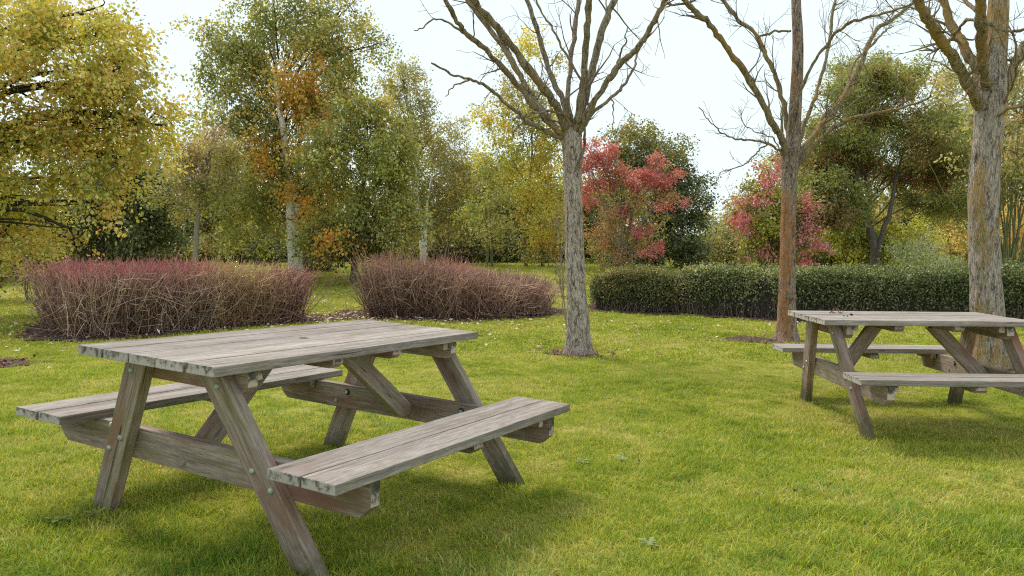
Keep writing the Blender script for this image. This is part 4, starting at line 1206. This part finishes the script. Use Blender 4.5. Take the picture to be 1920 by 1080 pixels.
tree('orange_bush', 'soft orange and yellow bush left of the stoutest bare tree', 1790, 25, [(1775, 440, 46, 36, 2400, 'orange'), (1800, 480, 46, 26, 1900, 'yellowgreen'), (1770, 400, 26, 22, 500, 'tan'), (1822, 420, 20, 30, 700, 'orange')], .085, cat='bush', skel=.03, gaps=.05)
tree('orange_bush', 'golden orange bush right of the stoutest bare tree', 1900, 24, [(1905, 420, 36, 44, 2200, 'orange'), (1890, 480, 36, 26, 1300, 'yellow'), (1940, 470, 36, 40, 1300, 'orange')], .085, cat='bush', skel=.03, gaps=.05)
ws = tree('stemmy_shrub', 'shrub of many slanting green stems right of the stoutest bare tree', 1895, 16, [(1900, 240, 36, 60, 700, 'greygreen'), (1890, 340, 40, 50, 500, 'olive'), (1800, 260, 30, 60, 400, 'greygreen'), (1930, 160, 40, 50, 600, 'greygreen')], .07, cat='bush', skel=.02, gaps=.3)
tb = Tubes(); rng = np.random.default_rng(9)
for k in range(34):
    px = 1880 + rng.uniform(-8, 34); e = px + rng.normal(0, 60)
    q = [foot(px, 16 + rng.uniform(-.4, .4)), at((px + e) / 2 + rng.normal(0, 8), 430 + rng.uniform(-30, 30), 16), at(e, rng.uniform(180, 400), 16 + rng.uniform(-.6, .6))]
    pth = smooth_path(q, 6, .02, k); tb.add(pth, np.linspace(.022, .007, len(pth)), (.17, .17, .07), sides=5)
st_ = tb.build('stems', M_STEM, ws); st_['kind'] = 'stuff'

# undergrowth closing the foot of the wood
rng = np.random.default_rng(21)
n = 60000
px = rng.uniform(-250, 2150, n); d = rng.uniform(30, 44, n)
x = (px - 960) / FPX * d; hgt = (1.4 + .5 * np.sin(px / 70.0) + .4 * np.sin(px / 31.0)) * rng.random(n) ** .7
P = np.stack([x, d, g(x, d) + hgt], -1)
pc = np.array(PAL['dark'] + PAL['olive'] + PAL['darker'])
C = tone(pc[rng.integers(len(pc), size=n)] * rng.uniform(.7, 1.3, (n, 1)))
LEAVES += n
ug = link('undergrowth', leaf_mesh('undergrowth', P, rng.normal(0, .7, (n, 3)), rng.normal(0, 1, (n, 3)) + [0, 0, .5], .22 * rng.uniform(.6, 1.3, n), .14 * rng.uniform(.6, 1.3, n), C), M_LEAF)
tag(ug, kind='stuff')

# ------------------------------------------------------------------ hedges
def stem_hedge(name, label, quad, h, n, cfun, seed, lean=.09, rad=.0055, cross=.8, group=None, hj=.06, leaves=None, dens_front=.5, endr=1.0):
    """quad: footprint corners front-left, front-right, back-right, back-left"""
    rng = np.random.default_rng(abs(seed))
    q = np.array(quad, float)
    u = rng.random(n); v = rng.random(n) ** (1 / (1 - dens_front) if False else 1.35)
    base2 = (q[0] * (1 - u)[:, None] + q[1] * u[:, None]) * (1 - v)[:, None] + (q[3] * (1 - u)[:, None] + q[2] * u[:, None]) * v[:, None]
    base2 += rng.normal(0, .05, (n, 2))
    root = empty(name, (*q.mean(0), float(g(*q.mean(0)))), label, 'hedge', group)
    bz = g(base2[:, 0], base2[:, 1])
    base = np.column_stack([base2, bz - .02])
    hh = (h(u) if callable(h) else h) * np.ones(n)
    outw = np.column_stack([(u - .5)[:, None] * (q[1] - q[0]) / np.linalg.norm(q[1] - q[0]) * 2 + (v - .5)[:, None] * (q[3] - q[0]) / np.linalg.norm(q[3] - q[0]) * 2])
    top2 = base2 + outw * lean * hh[:, None] * rng.uniform(.3, 1.1, (n, 1)) + rng.normal(0, .22, (n, 2))
    hh = hh * (1 - .07 * np.abs(2 * v - 1) ** 3 - .07 * np.clip(1 - np.minimum(u, 1 - u) / .12, 0, 1) * endr) * (1 + .07 * noise3(np.column_stack([base2, u]), 1.7, seed))
    frac = np.where(rng.random(n) < .62, 1.0, rng.uniform(.3, .95, n))
    top = np.column_stack([base2 + (top2 - base2) * frac[:, None], bz + hh * frac * (1 + rng.normal(0, hj, n))])
    bend = rng.normal(0, .13, (n, 3)); bend[:, 2] = 0
    c0, c1 = cfun(base, top, u, rng)
    V, F, C = many_tubes(base, top, bend, rad * rng.uniform(.6, 1.8, n), rad * rng.uniform(.3, .6, n), c0, c1, 4, 3, 5.0)
    # side twigs & crossing shoots
    m = int(n * cross * 3)
    k = rng.integers(n, size=m); t = rng.uniform(.05, .9, m)
    s0 = base[k] + (top[k] - base[k]) * t[:, None] + bend[k] * (2 * t * (1 - t))[:, None]
    dr_ = rng.normal(0, 1, (m, 3)); dr_[:, 2] = dr_[:, 2] * .7 + .15
    dr_ /= np.linalg.norm(dr_, axis=1)[:, None]
    s1 = s0 + dr_ * rng.uniform(.06, .45, m)[:, None]
    s1[:, 2] = np.minimum(s1[:, 2], bz[k] + hh[k] * rng.uniform(.94, 1.05, m))
    t5 = t ** 5
    cc0 = c0[k] * (1 - t5)[:, None] + c1[k] * t5[:, None]
    tz = ((s1[:, 2] - bz[k]) / hh[k]) ** 4
    c1t = c0[k] * (1 - np.clip(tz, 0, 1))[:, None] + c1[k] * np.clip(tz, 0, 1)[:, None]
    V2, F2, C2 = many_tubes(s0, s1, rng.normal(0, .03, (m, 3)), np.full(m, rad * .6), np.full(m, rad * .3), cc0 * 1.15, c1t * 1.1, 2, 3)
    me = mesh_np('stems', np.vstack([V, V2]), np.vstack([F, F2 + len(V)]), np.vstack([C, C2]) * HG)
    o = link('stems', me, M_STEM, root); o['kind'] = 'stuff'
    if leaves:
        nl, pal, sz = leaves
        k = rng.integers(n, size=nl); t = rng.uniform(.1, 1.0, nl)
        P = base[k] + (top[k] - base[k]) * t[:, None] + rng.normal(0, .04, (nl, 3))
        pc = np.array(pal)
        o = link('leaves', leaf_mesh('leaves', P, rng.normal(0, 1, (nl, 3)) + [0, 0, -.4], rng.normal(0, 1, (nl, 3)), sz * rng.uniform(.6, 1.3, nl), sz * .6 * rng.uniform(.6, 1.2, nl),
                 pc[rng.integers(len(pc), size=nl)] * rng.uniform(.7, 1.2, (nl, 1))), M_DRY, root)
        o['kind'] = 'stuff'
    return root


HG = 1.75


def two(lo, hi, jit=.25):
    lo, hi = np.array(lo), np.array(hi)
    def f(base, top, u, rng):
        n = len(u)
        a = lo[rng.integers(len(lo), size=n)] * rng.uniform(1 - jit, 1 + jit, (n, 1))
        b = hi[rng.integers(len(hi), size=n)] * rng.uniform(1 - jit, 1 + jit, (n, 1))
        short = (top[:, 2] - base[:, 2]) < .75 * np.max(top[:, 2] - base[:, 2])
        b[short] = a[short] * 1.1
        return a, b
    return f


BR = [(.20, .13, .095), (.28, .19, .14), (.13, .08, .06), (.34, .25, .19), (.09, .055, .042)]
stem_hedge('stem_hedge', 'hedge of bare brown stems with crimson tips, behind the large table', [(-5.2, 9.4), (-4.0, 10.75), (-5.1, 12.1), (-6.4, 10.9)], lambda u: .90 - .05 * u + .02 * np.sin(u * 23), 3000,
           two(BR, [(.38, .10, .11), (.32, .08, .09), (.40, .17, .15), (.27, .12, .10)]), 1, group='bare-stemmed hedges', leaves=(160, [(.45, .40, .35), (.25, .1, .08)], .045))
stem_hedge('stem_hedge', 'hedge of bare stems with olive-yellow tips, adjoining the crimson-tipped one', [(-3.98, 10.75), (-3.32, 11.65), (-4.35, 13.1), (-5.1, 12.1)], lambda u: .85 - .08 * u, 2500,
           two([(.24, .17, .10), (.30, .22, .13), (.17, .11, .07), (.20, .10, .08)], [(.38, .32, .11), (.44, .36, .15), (.30, .26, .09), (.38, .22, .12)]), 2, lean=.08, group='bare-stemmed hedges', leaves=(260, [(.42, .42, .12), (.34, .30, .08)], .05))
stem_hedge('stem_hedge', 'narrow strip of purple-stemmed hedge at the end of the olive-tipped one', [(-3.34, 11.65), (-3.2, 11.9), (-4.0, 13.2), (-4.3, 13.1)], .80, 700,
           two([(.12, .06, .06), (.16, .07, .075)], [(.25, .07, .11), (.18, .05, .08)]), 3, group='bare-stemmed hedges', leaves=(160, [(.2, .06, .09), (.14, .05, .06)], .04))
stem_hedge('stem_hedge', 'darkest open hedge of ragged bare stems, left of the middle bare tree', [(-2.2, 12.5), (-1.15, 12.6), (-1.0, 14.1), (-2.35, 13.9)], lambda u: .84 + .05 * np.sin(u * 9), 1600,
           two([(.13, .08, .06), (.19, .12, .09), (.08, .05, .038), (.24, .16, .12)], [(.26, .11, .09), (.18, .09, .07), (.32, .16, .12)]), 4, lean=.2, hj=.13, rad=.006, group='bare-stemmed hedges', leaves=(60, [(.4, .16, .06), (.3, .22, .1)], .06))
stem_hedge('stem_hedge', 'low dense hedge of reddish bare stems, nearest the middle bare tree', [(-1.15, 12.6), (.58, 13.8), (.45, 15.1), (-1.3, 14.3)], lambda u: .84 - .22 * u, 3200,
           two([(.17, .10, .075), (.25, .155, .12), (.21, .10, .08), (.11, .065, .05), (.35, .26, .20)], [(.34, .12, .105), (.28, .10, .08), (.38, .19, .15)]), 5, lean=.08, hj=.08, group='bare-stemmed hedges',
           leaves=(420, [(.42, .36, .16), (.34, .28, .10), (.28, .12, .10)], .045))


def leaf_hedge(name, label, cl, width, hfun, n, pal, seed, leaf=.04, rough=.05):
    """evergreen hedge along centreline cl [(x,y)...]"""
    rng = np.random.default_rng(abs(seed))
    cl = np.array(cl, float); seg = np.linalg.norm(np.diff(cl, axis=0), axis=1); S = np.concatenate([[0], np.cumsum(seg)])
    tot = S[-1]
    f = lambda s: np.column_stack([np.interp(s, S, cl[:, 0]), np.interp(s, S, cl[:, 1])])
    root = empty(name, (*cl[0], float(g(*cl[0]))), label, 'hedge', 'evergreen hedges')

    def surf(s, ang, k=1.0):
        """ang 0 front bottom .. 1 back bottom around a squarish section"""
        c = f(s); c2 = f(s + .05); t = (c2 - c); t /= np.linalg.norm(t, axis=1)[:, None] + 1e-9
        nrm = np.column_stack([t[:, 1], -t[:, 0]])          # towards the viewer
        th = ang * np.pi
        e = 0.32
        cx = np.sign(np.cos(th)) * np.abs(np.cos(th)) ** e; cz = np.abs(np.sin(th)) ** e
        endf = np.clip(np.minimum(s, tot - s) / .45, 0, 1) ** .5
        wob = 1 + .10 * noise3(np.column_stack([c, th]), 1.1, seed) + .05 * noise3(np.column_stack([c, th * 2]), 4, seed + 1)
        H = hfun(s / tot) * wob
        p2 = c + nrm * (cx * width / 2 * wob * k * (.45 + .55 * endf))[:, None]
        z = g(p2[:, 0], p2[:, 1]) + .03 + cz * H * k * (.72 + .28 * endf)
        N = np.column_stack([nrm * cx[:, None], cz * (np.abs(np.cos(th)) < .75)])
        return np.column_stack([p2, z]), N
    # twiggy dark core
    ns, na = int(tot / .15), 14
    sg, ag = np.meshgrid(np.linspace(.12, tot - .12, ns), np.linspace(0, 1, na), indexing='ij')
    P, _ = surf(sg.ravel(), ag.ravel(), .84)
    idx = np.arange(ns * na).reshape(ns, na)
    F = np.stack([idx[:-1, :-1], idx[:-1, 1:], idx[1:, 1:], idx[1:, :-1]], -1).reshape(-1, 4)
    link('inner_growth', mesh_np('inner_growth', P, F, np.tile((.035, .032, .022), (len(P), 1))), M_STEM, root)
    s = rng.uniform(0, tot, n); a = rng.beta(.9, 1.15, n)
    P, N = surf(s, a)
    P += N * (rng.normal(-.03, rough, n))[:, None] + rng.normal(0, .012, (n, 3))
    low = rng.random(n) < np.clip(1.1 - (P[:, 2] - g(P[:, 0], P[:, 1])) / .16, 0, .8)
    P, N, s = P[~low], N[~low], s[~low]; n = len(P)
    pc = np.array(PAL[pal]); ci = np.clip(((noise3(P, 1.5, seed) * .5 + .5 + rng.normal(0, .25, n)) * len(pc)).astype(int), 0, len(pc) - 1)
    C = pc[ci] * rng.uniform(.5, 1.6, (n, 1))
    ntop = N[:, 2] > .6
    C[ntop] = C[ntop] * [1.25, 1.25, 1.1]  # highlight along the hedge top painted into the leaf colour
    global LEAVES
    br_ = noise3(P, .9, seed + 30) + rng.normal(0, .25, n) > .95
    C[br_] = C[br_] * [1.4, 1.05, .95]
    C = C * [1.35, 1.22, 1.15]
    LEAVES += n
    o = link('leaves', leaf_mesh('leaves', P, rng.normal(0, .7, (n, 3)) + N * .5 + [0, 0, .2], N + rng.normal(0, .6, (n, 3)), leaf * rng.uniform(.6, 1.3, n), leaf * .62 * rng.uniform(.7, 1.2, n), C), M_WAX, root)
    o['kind'] = 'stuff'
    # bare legs and sprigs
    m = int(tot * 55)
    s = rng.uniform(0, tot, m); A, N = surf(s, np.full(m, .02) + rng.uniform(0, .06, m), .93)
    A[:, 2] = g(A[:, 0], A[:, 1]); B = A + N * rng.uniform(-.08, .08, m)[:, None] + np.column_stack([rng.normal(0, .09, m), rng.normal(0, .05, m), rng.uniform(.1, .4, m)])
    c = np.tile((.24, .17, .14), (m, 1)) * rng.uniform(.6, 1.4, (m, 1))
    V, F, C = many_tubes(A, B, rng.normal(0, .02, (m, 3)), np.full(m, .005), np.full(m, .0025), c, c, 2, 3)
    m2 = int(tot * 40)
    s = rng.uniform(0, tot, m2); A, N = surf(s, rng.uniform(.15, .7, m2)); B = A + N * rng.uniform(.02, .10, m2)[:, None] + np.column_stack([rng.normal(0, .03, m2), rng.normal(0, .03, m2), rng.uniform(.0, .09, m2)])
    c2 = np.tile((.20, .18, .10), (m2, 1)) * rng.uniform(.6, 1.4, (m2, 1))
    V2, F2, C2 = many_tubes(A, B, rng.normal(0, .01, (m2, 3)), np.full(m2, .003), np.full(m2, .002), c2, c2, 2, 3)
    o = link('sprigs', mesh_np('sprigs', np.vstack([V, V2]), np.vstack([F, F2 + len(V)]), np.vstack([C, C2])), M_STEM, root); o['kind'] = 'stuff'


PAL['hedge'] = [(.085, .115, .055), (.12, .15, .07), (.17, .20, .10), (.05, .072, .035), (.25, .27, .15)]
PAL['hedge2'] = [(.095, .12, .055), (.14, .16, .07), (.20, .21, .10), (.06, .075, .035), (.25, .22, .13)]
leaf_hedge('leafy_hedge', 'looser rounded end of the evergreen hedge, right of the middle bare tree', [(1.6, 15.35), (2.4, 15.0), (3.2, 14.75)], 1.15, lambda t: .62 + .10 * np.sin(t * 3.1), 26000, 'hedge2', 1, .04, .06)
leaf_hedge('clipped_hedge', 'long dark clipped evergreen hedge behind the smaller table', [(3.1, 14.8), (4.5, 13.9), (6.5, 13.35), (9, 13.1), (13, 12.9)], 1.25, lambda t: .80 + 0 * t, 92000, 'hedge', 2, .042, .045)

# ------------------------------------------------------------------ grass
def tuft(name, seed, nb, hgt, w, spread, lean, tint=(1, 1, 1)):
    rng = np.random.default_rng(abs(seed))
    V, F, C = [], [], []
    for b in range(nb):
        a = rng.uniform(0, 6.28); r = spread * math.sqrt(rng.random())
        x, y = r * math.cos(a), r * math.sin(a)
        h = hgt * rng.uniform(.45, 1.25); f = rng.uniform(0, 6.28); ln = lean * rng.uniform(.2, 1.6) * h
        dx, dy = math.cos(f) * ln, math.sin(f) * ln
        px_, py_ = -math.sin(f + rng.normal(0, .5)), math.cos(f)
        ww = w * rng.uniform(.6, 1.3)
        k = len(V)
        for t, wd in ((0, 1), (.5, .85)):
            for sg in (-.5, .5):
                V.append((x + dx * t * t * 1.2 + px_ * ww * wd * sg, y + dy * t * t * 1.2 + py_ * ww * wd * sg, h * t - .004))
        V.append((x + dx, y + dy, h * (1 - .25 * abs(ln / h))))
        F += [(k, k + 1, k + 3), (k, k + 3, k + 2), (k + 2, k + 3, k + 4)]
        t_ = rng.random()
        c = np.array([1, 1, 1.0]) * rng.uniform(.62, 1.3)
        if t_ < .09: c = np.array([1.5, 1.2, 1.7]) * rng.uniform(.8, 1.2)      # straw
        elif t_ < .30: c = np.array([.62, .92, .8]) * rng.uniform(.8, 1.1)
        c = c * np.array(tint)
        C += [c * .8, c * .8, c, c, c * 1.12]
    me = mesh_np(name, np.array(V), np.array(F), np.array(C))
    me.materials.append(M_GRASS)
    return bpy.data.objects.new(name, me)


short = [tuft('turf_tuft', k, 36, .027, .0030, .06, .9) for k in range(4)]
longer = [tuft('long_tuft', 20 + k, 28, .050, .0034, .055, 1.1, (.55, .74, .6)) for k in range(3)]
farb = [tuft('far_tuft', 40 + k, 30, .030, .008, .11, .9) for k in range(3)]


def grass(name, tufts, P, scl, rng):
    n = len(P)
    me = bpy.data.meshes.new(name); me.vertices.add(n); me.vertices.foreach_set('co', P.astype(np.float32).ravel())
    a = me.attributes.new('rot', 'FLOAT_VECTOR', 'POINT'); r = np.column_stack([rng.normal(0, .12, n), rng.normal(0, .12, n), rng.uniform(0, 6.28, n)]); a.data.foreach_set('vector', r.astype(np.float32).ravel())
    a = me.attributes.new('scl', 'FLOAT', 'POINT'); a.data.foreach_set('value', scl.astype(np.float32))
    a = me.attributes.new('pick', 'INT', 'POINT'); a.data.foreach_set('value', rng.integers(0, len(tufts), n).astype(np.int32))
    o = bpy.data.objects.new(name, me); COL.objects.link(o)
    gn = bpy.data.node_groups.new(name + '_nodes', 'GeometryNodeTree')
    gn.interface.new_socket('Geometry', in_out='INPUT', socket_type='NodeSocketGeometry')
    gn.interface.new_socket('Geometry', in_out='OUTPUT', socket_type='NodeSocketGeometry')
    N, L = gn.nodes, gn.links
    gi = N.new('NodeGroupInput'); go = N.new('NodeGroupOutput')
    iop = N.new('GeometryNodeInstanceOnPoints')
    c = bpy.data.collections.new(name + '_tufts')
    for t in tufts: c.objects.link(t)
    ci = N.new('GeometryNodeCollectionInfo'); ci.inputs['Collection'].default_value = c; ci.inputs['Separate Children'].default_value = True; ci.inputs['Reset Children'].default_value = True
    iop.inputs['Pick Instance'].default_value = True

    def na(nm, ty):
        x = N.new('GeometryNodeInputNamedAttribute'); x.data_type = ty; x.inputs['Name'].default_value = nm
        return x.outputs['Attribute']
    L.new(gi.outputs[0], iop.inputs['Points']); L.new(ci.outputs[0], iop.inputs['Instance'])
    L.new(na('rot', 'FLOAT_VECTOR'), iop.inputs['Rotation']); L.new(na('scl', 'FLOAT'), iop.inputs['Scale']); L.new(na('pick', 'INT'), iop.inputs['Instance Index'])
    L.new(iop.outputs[0], go.inputs[0])
    md = o.modifiers.new('grass', 'NODES'); md.node_group = gn
    return tag(o, kind='stuff')


def scatter(y0, y1, dens, rng, side=.72, mar=1.2):
    w = side * y1 + mar
    n = int(2 * w * (y1 - y0) * dens)
    x = rng.uniform(-w, w, n); y = rng.uniform(y0, y1, n)
    ok = np.abs(x) < side * y + mar
    for B in BEDS: ok &= ~poly_contains(B, x, y)
    x, y = x[ok], y[ok]
    return np.column_stack([x, y, g(x, y)])


rng = np.random.default_rng(33)
P = np.vstack([scatter(1.5, 5, 620, rng), scatter(5, 8.5, 380, rng)])
nz_ = noise3(P, 1.4, 3) + .5 * noise3(P, 5, 4)
keep = rng.random(len(P)) < np.clip(1.05 + .5 * nz_, .35, 1)
P, nz_ = P[keep], nz_[keep]
grass('lawn_grass', short, P, (1 + .25 * nz_) * rng.uniform(.7, 1.25, len(P)), rng)
P = np.vstack([scatter(1.5, 4.6, 330, rng), scatter(4.6, 8.0, 90, rng)])
nz_ = noise3(P, 1.1, 13)
near = np.exp(-((P[:, 1] - 2.6) / 1.3) ** 2) * np.clip(1.0 - (P[:, 0] + .3) * .45, .25, 1)
keep = rng.random(len(P)) < np.clip(nz_ * .8 - .2 + near * .9, 0, 1)
P = P[keep]
grass('long_grass', longer, P, rng.uniform(.55, 1.15, len(P)), rng)
P = np.vstack([scatter(8.5, 15, 150, rng), scatter(15, 30, 45, rng)])
grass('distant_grass', farb, P, rng.uniform(.7, 1.2, len(P)) * (1 + .02 * (P[:, 1] - 8)), rng)

# ------------------------------------------------------------------ leaf litter
def litter(name, pts, size, pal, rng, mat=M_DRY, zoff=.03):
    n = len(pts); P = np.column_stack([pts, g(pts[:, 0], pts[:, 1]) + zoff * rng.random(n) + .008])
    pc = np.array(pal)
    A = np.column_stack([rng.normal(size=(n, 2)), rng.normal(0, .25, n)])
    o = link(name, leaf_mesh(name, P, A, np.tile([0, 0, 1.0], (n, 1)) + rng.normal(0, .35, (n, 3)), size * rng.uniform(.5, 1.4, n), size * .7 * rng.uniform(.5, 1.2, n), pc[rng.integers(len(pc), size=n)] * rng.uniform(.7, 1.25, (n, 1))), mat)
    return tag(o, kind='stuff')


rng = np.random.default_rng(44)
pale = [(.55, .45, .30), (.62, .52, .36), (.45, .30, .12), (.40, .22, .10), (.66, .62, .52)]
pp = []
for (cx, cy, sx_, sy_, n) in [(-7.5, 12.5, 2.2, 2.2, 900), (-2.6, 15.5, 1.6, 3.2, 1300), (-2.7, 12.4, .9, .6, 420), (-.6, 12.3, 1.3, .35, 160), (2.8, 12.3, 3.0, 1.2, 190), (-6.2, 10, 1.2, 1.0, 200), (2.6, 11.4, 2.6, .7, 70), (1.5, 10, 4, 1.2, 16), (1.0, 16.5, 1.5, 3, 120), (-5.5, 17, 3, 3, 300)]:
    pp.append(np.column_stack([rng.normal(cx, sx_, n), rng.normal(cy, sy_, n)]))
litter('fallen_leaves', np.vstack(pp), .060, pale, rng, zoff=.045)
pp = []
for B, n in zip(BEDS[:3], (2600, 2400, 3200)):
    lo, hi = B.min(0), B.max(0); q = rng.uniform(lo - .1, hi + .1, (n * 2, 2)); q = q[poly_contains(B, q[:, 0], q[:, 1])][:n]; pp.append(q)
q = np.column_stack([rng.normal(b1[0], .30, 140), rng.normal(b1[1], .22, 140)]); pp.append(q)
q = np.column_stack([rng.normal(b2[0] - .5, .5, 160), rng.normal(b2[1], .3, 160)]); pp.append(q)
pp.append(np.column_stack([rng.normal(SP_[0] - .1, .22, 110), rng.normal(SP_[1], .18, 110)]))
qn = np.column_stack([rng.uniform(-4.5, 6, 150), rng.uniform(3.2, 10, 150)])
litter('small_litter', qn, .026, [(.30, .20, .10), (.22, .12, .07), (.40, .30, .16), (.16, .10, .06)], rng, zoff=.02)
litter('mulch_chips', np.vstack(pp), .045, [(.20, .09, .075), (.30, .15, .12), (.10, .05, .045), (.36, .22, .18), (.16, .10, .07)], rng)
# dark worm casts and bare flecks in the turf
q = np.column_stack([rng.uniform(-4, 6, 1500), rng.uniform(3, 12, 1500)])
q = q[noise3(np.column_stack([q, q[:, 0] * 0]), 2.0, 5) > .1]
litter('soil_crumbs', q, .02, [(.07, .05, .03), (.11, .08, .045), (.05, .04, .02)], rng, zoff=.035)

# ------------------------------------------------------------------ broad-leaved weeds in the turf
def weed(p, size, label, seed):
    r = np.random.default_rng(abs(seed))
    root = empty('weed', (p[0], p[1], float(g(p[0], p[1]))), label, 'weed', 'weeds in the grass')
    k = 0
    bmv, bmf, bmc = [], [], []
    for i in range(9):
        a = i * 2.4 + r.normal(0, .3); L = size * r.uniform(.6, 1.1); e = r.uniform(.25, .8)
        d = np.array([math.cos(a) * math.cos(e), math.sin(a) * math.cos(e), math.sin(e)]); sd = np.array([-math.sin(a), math.cos(a), 0])
        prof = [(0, .03), (.2, .10), (.3, .05), (.45, .16), (.55, .08), (.7, .20), (.85, .12), (1, .01)]
        for (t, w) in prof:
            c = np.array([p[0], p[1], float(g(p[0], p[1])) + .015]) + d * L * t - np.array([0, 0, .5 * L * t * t * .6])
            bmv += [c + sd * w * L, c - sd * w * L]; bmc += [np.array([.30, .36, .15]) * r.uniform(.8, 1.1)] * 2
        for q in range(7):
            b = k + q * 2; bmf.append((b, b + 2, b + 3, b + 1))
        k += 16
    o = link('leaves', mesh_np('leaves', np.array(bmv), np.array(bmf), np.array(bmc)), M_LEAF, root); o['kind'] = 'stuff'


for i, (px, py, sz_, lab) in enumerate([
        (182, 972, .055, 'pale lobed weed at the foot of the large table\'s left front leg'),
        (110, 985, .07, 'sprawling pale weed left of the large table\'s left front leg'),
        (575, 1040, .05, 'weed close behind the foot of the near leg of the large table'),
        (1090, 872, .05, 'small pale weed in the lawn below the end of the large table\'s bench'),
        (1165, 870, .06, 'upright curled weed blade right of the small pale weed'),
        (1215, 1028, .05, 'pale weed at the bottom of the picture, centre right'),
        (960, 905, .05, 'leafy weed just left of the large table\'s far right leg foot'),
        (1620, 850, .05, 'weed at the front leg foot of the smaller table')]):
    weed(gpt(px, py), sz_, lab, 60 + i)

# ------------------------------------------------------------------ dead twig and leaf on the smaller table
def on_table2(px, py):
    """point of the smaller table's top plane under a pixel"""
    n = T2.matrix_world.to_3x3() @ Vector((0, 0, 1)); o = T2.matrix_world @ Vector((0, 0, .7515))
    r = Vector(ray(px, py)); c = Vector((0, 0, CAMH))
    t = (o - c).dot(n) / r.dot(n)
    return np.array(c + r * t)


tb = Tubes()
for pix in ([(1556, 588), (1566, 585.5), (1576, 588.5), (1586, 585)], [(1561, 579), (1570, 583.5), (1577, 588)], [(1560, 586), (1566, 588)]):
    q = [on_table2(x, max(y, 585.0)) + [0, 0, .006 + (.02 if y < 586 else 0)] for x, y in pix]
    q = smooth_path(q, 4); tb.add(q, np.linspace(.004, .002, len(q)), (.10, .05, .04), sides=5)
tag(tb.build('dead_twig', M_STEM), 'thin curled dead twig lying on the far left corner of the smaller table top', 'twig')
c = on_table2(1588.5, 593)
rr = np.random.default_rng(3)
Pq = np.tile(c, (3, 1)) + rr.normal(0, .004, (3, 3)) + [0, 0, .012]
tag(link('curled_leaf', leaf_mesh('curled_leaf', Pq, rr.normal(0, 1, (3, 3)), rr.normal(0, 1, (3, 3)), np.array([.034, .03, .03]), np.array([.02, .02, .018]), np.tile((.07, .04, .035), (3, 1))), M_DRY),
    'small dark curled leaf on the smaller table top, near its front edge', 'leaf')
print('LEAVES', LEAVES, 'MESHES', len(bpy.data.meshes), 'TRIS', sum(len(m.polygons) * 2 for m in bpy.data.meshes))
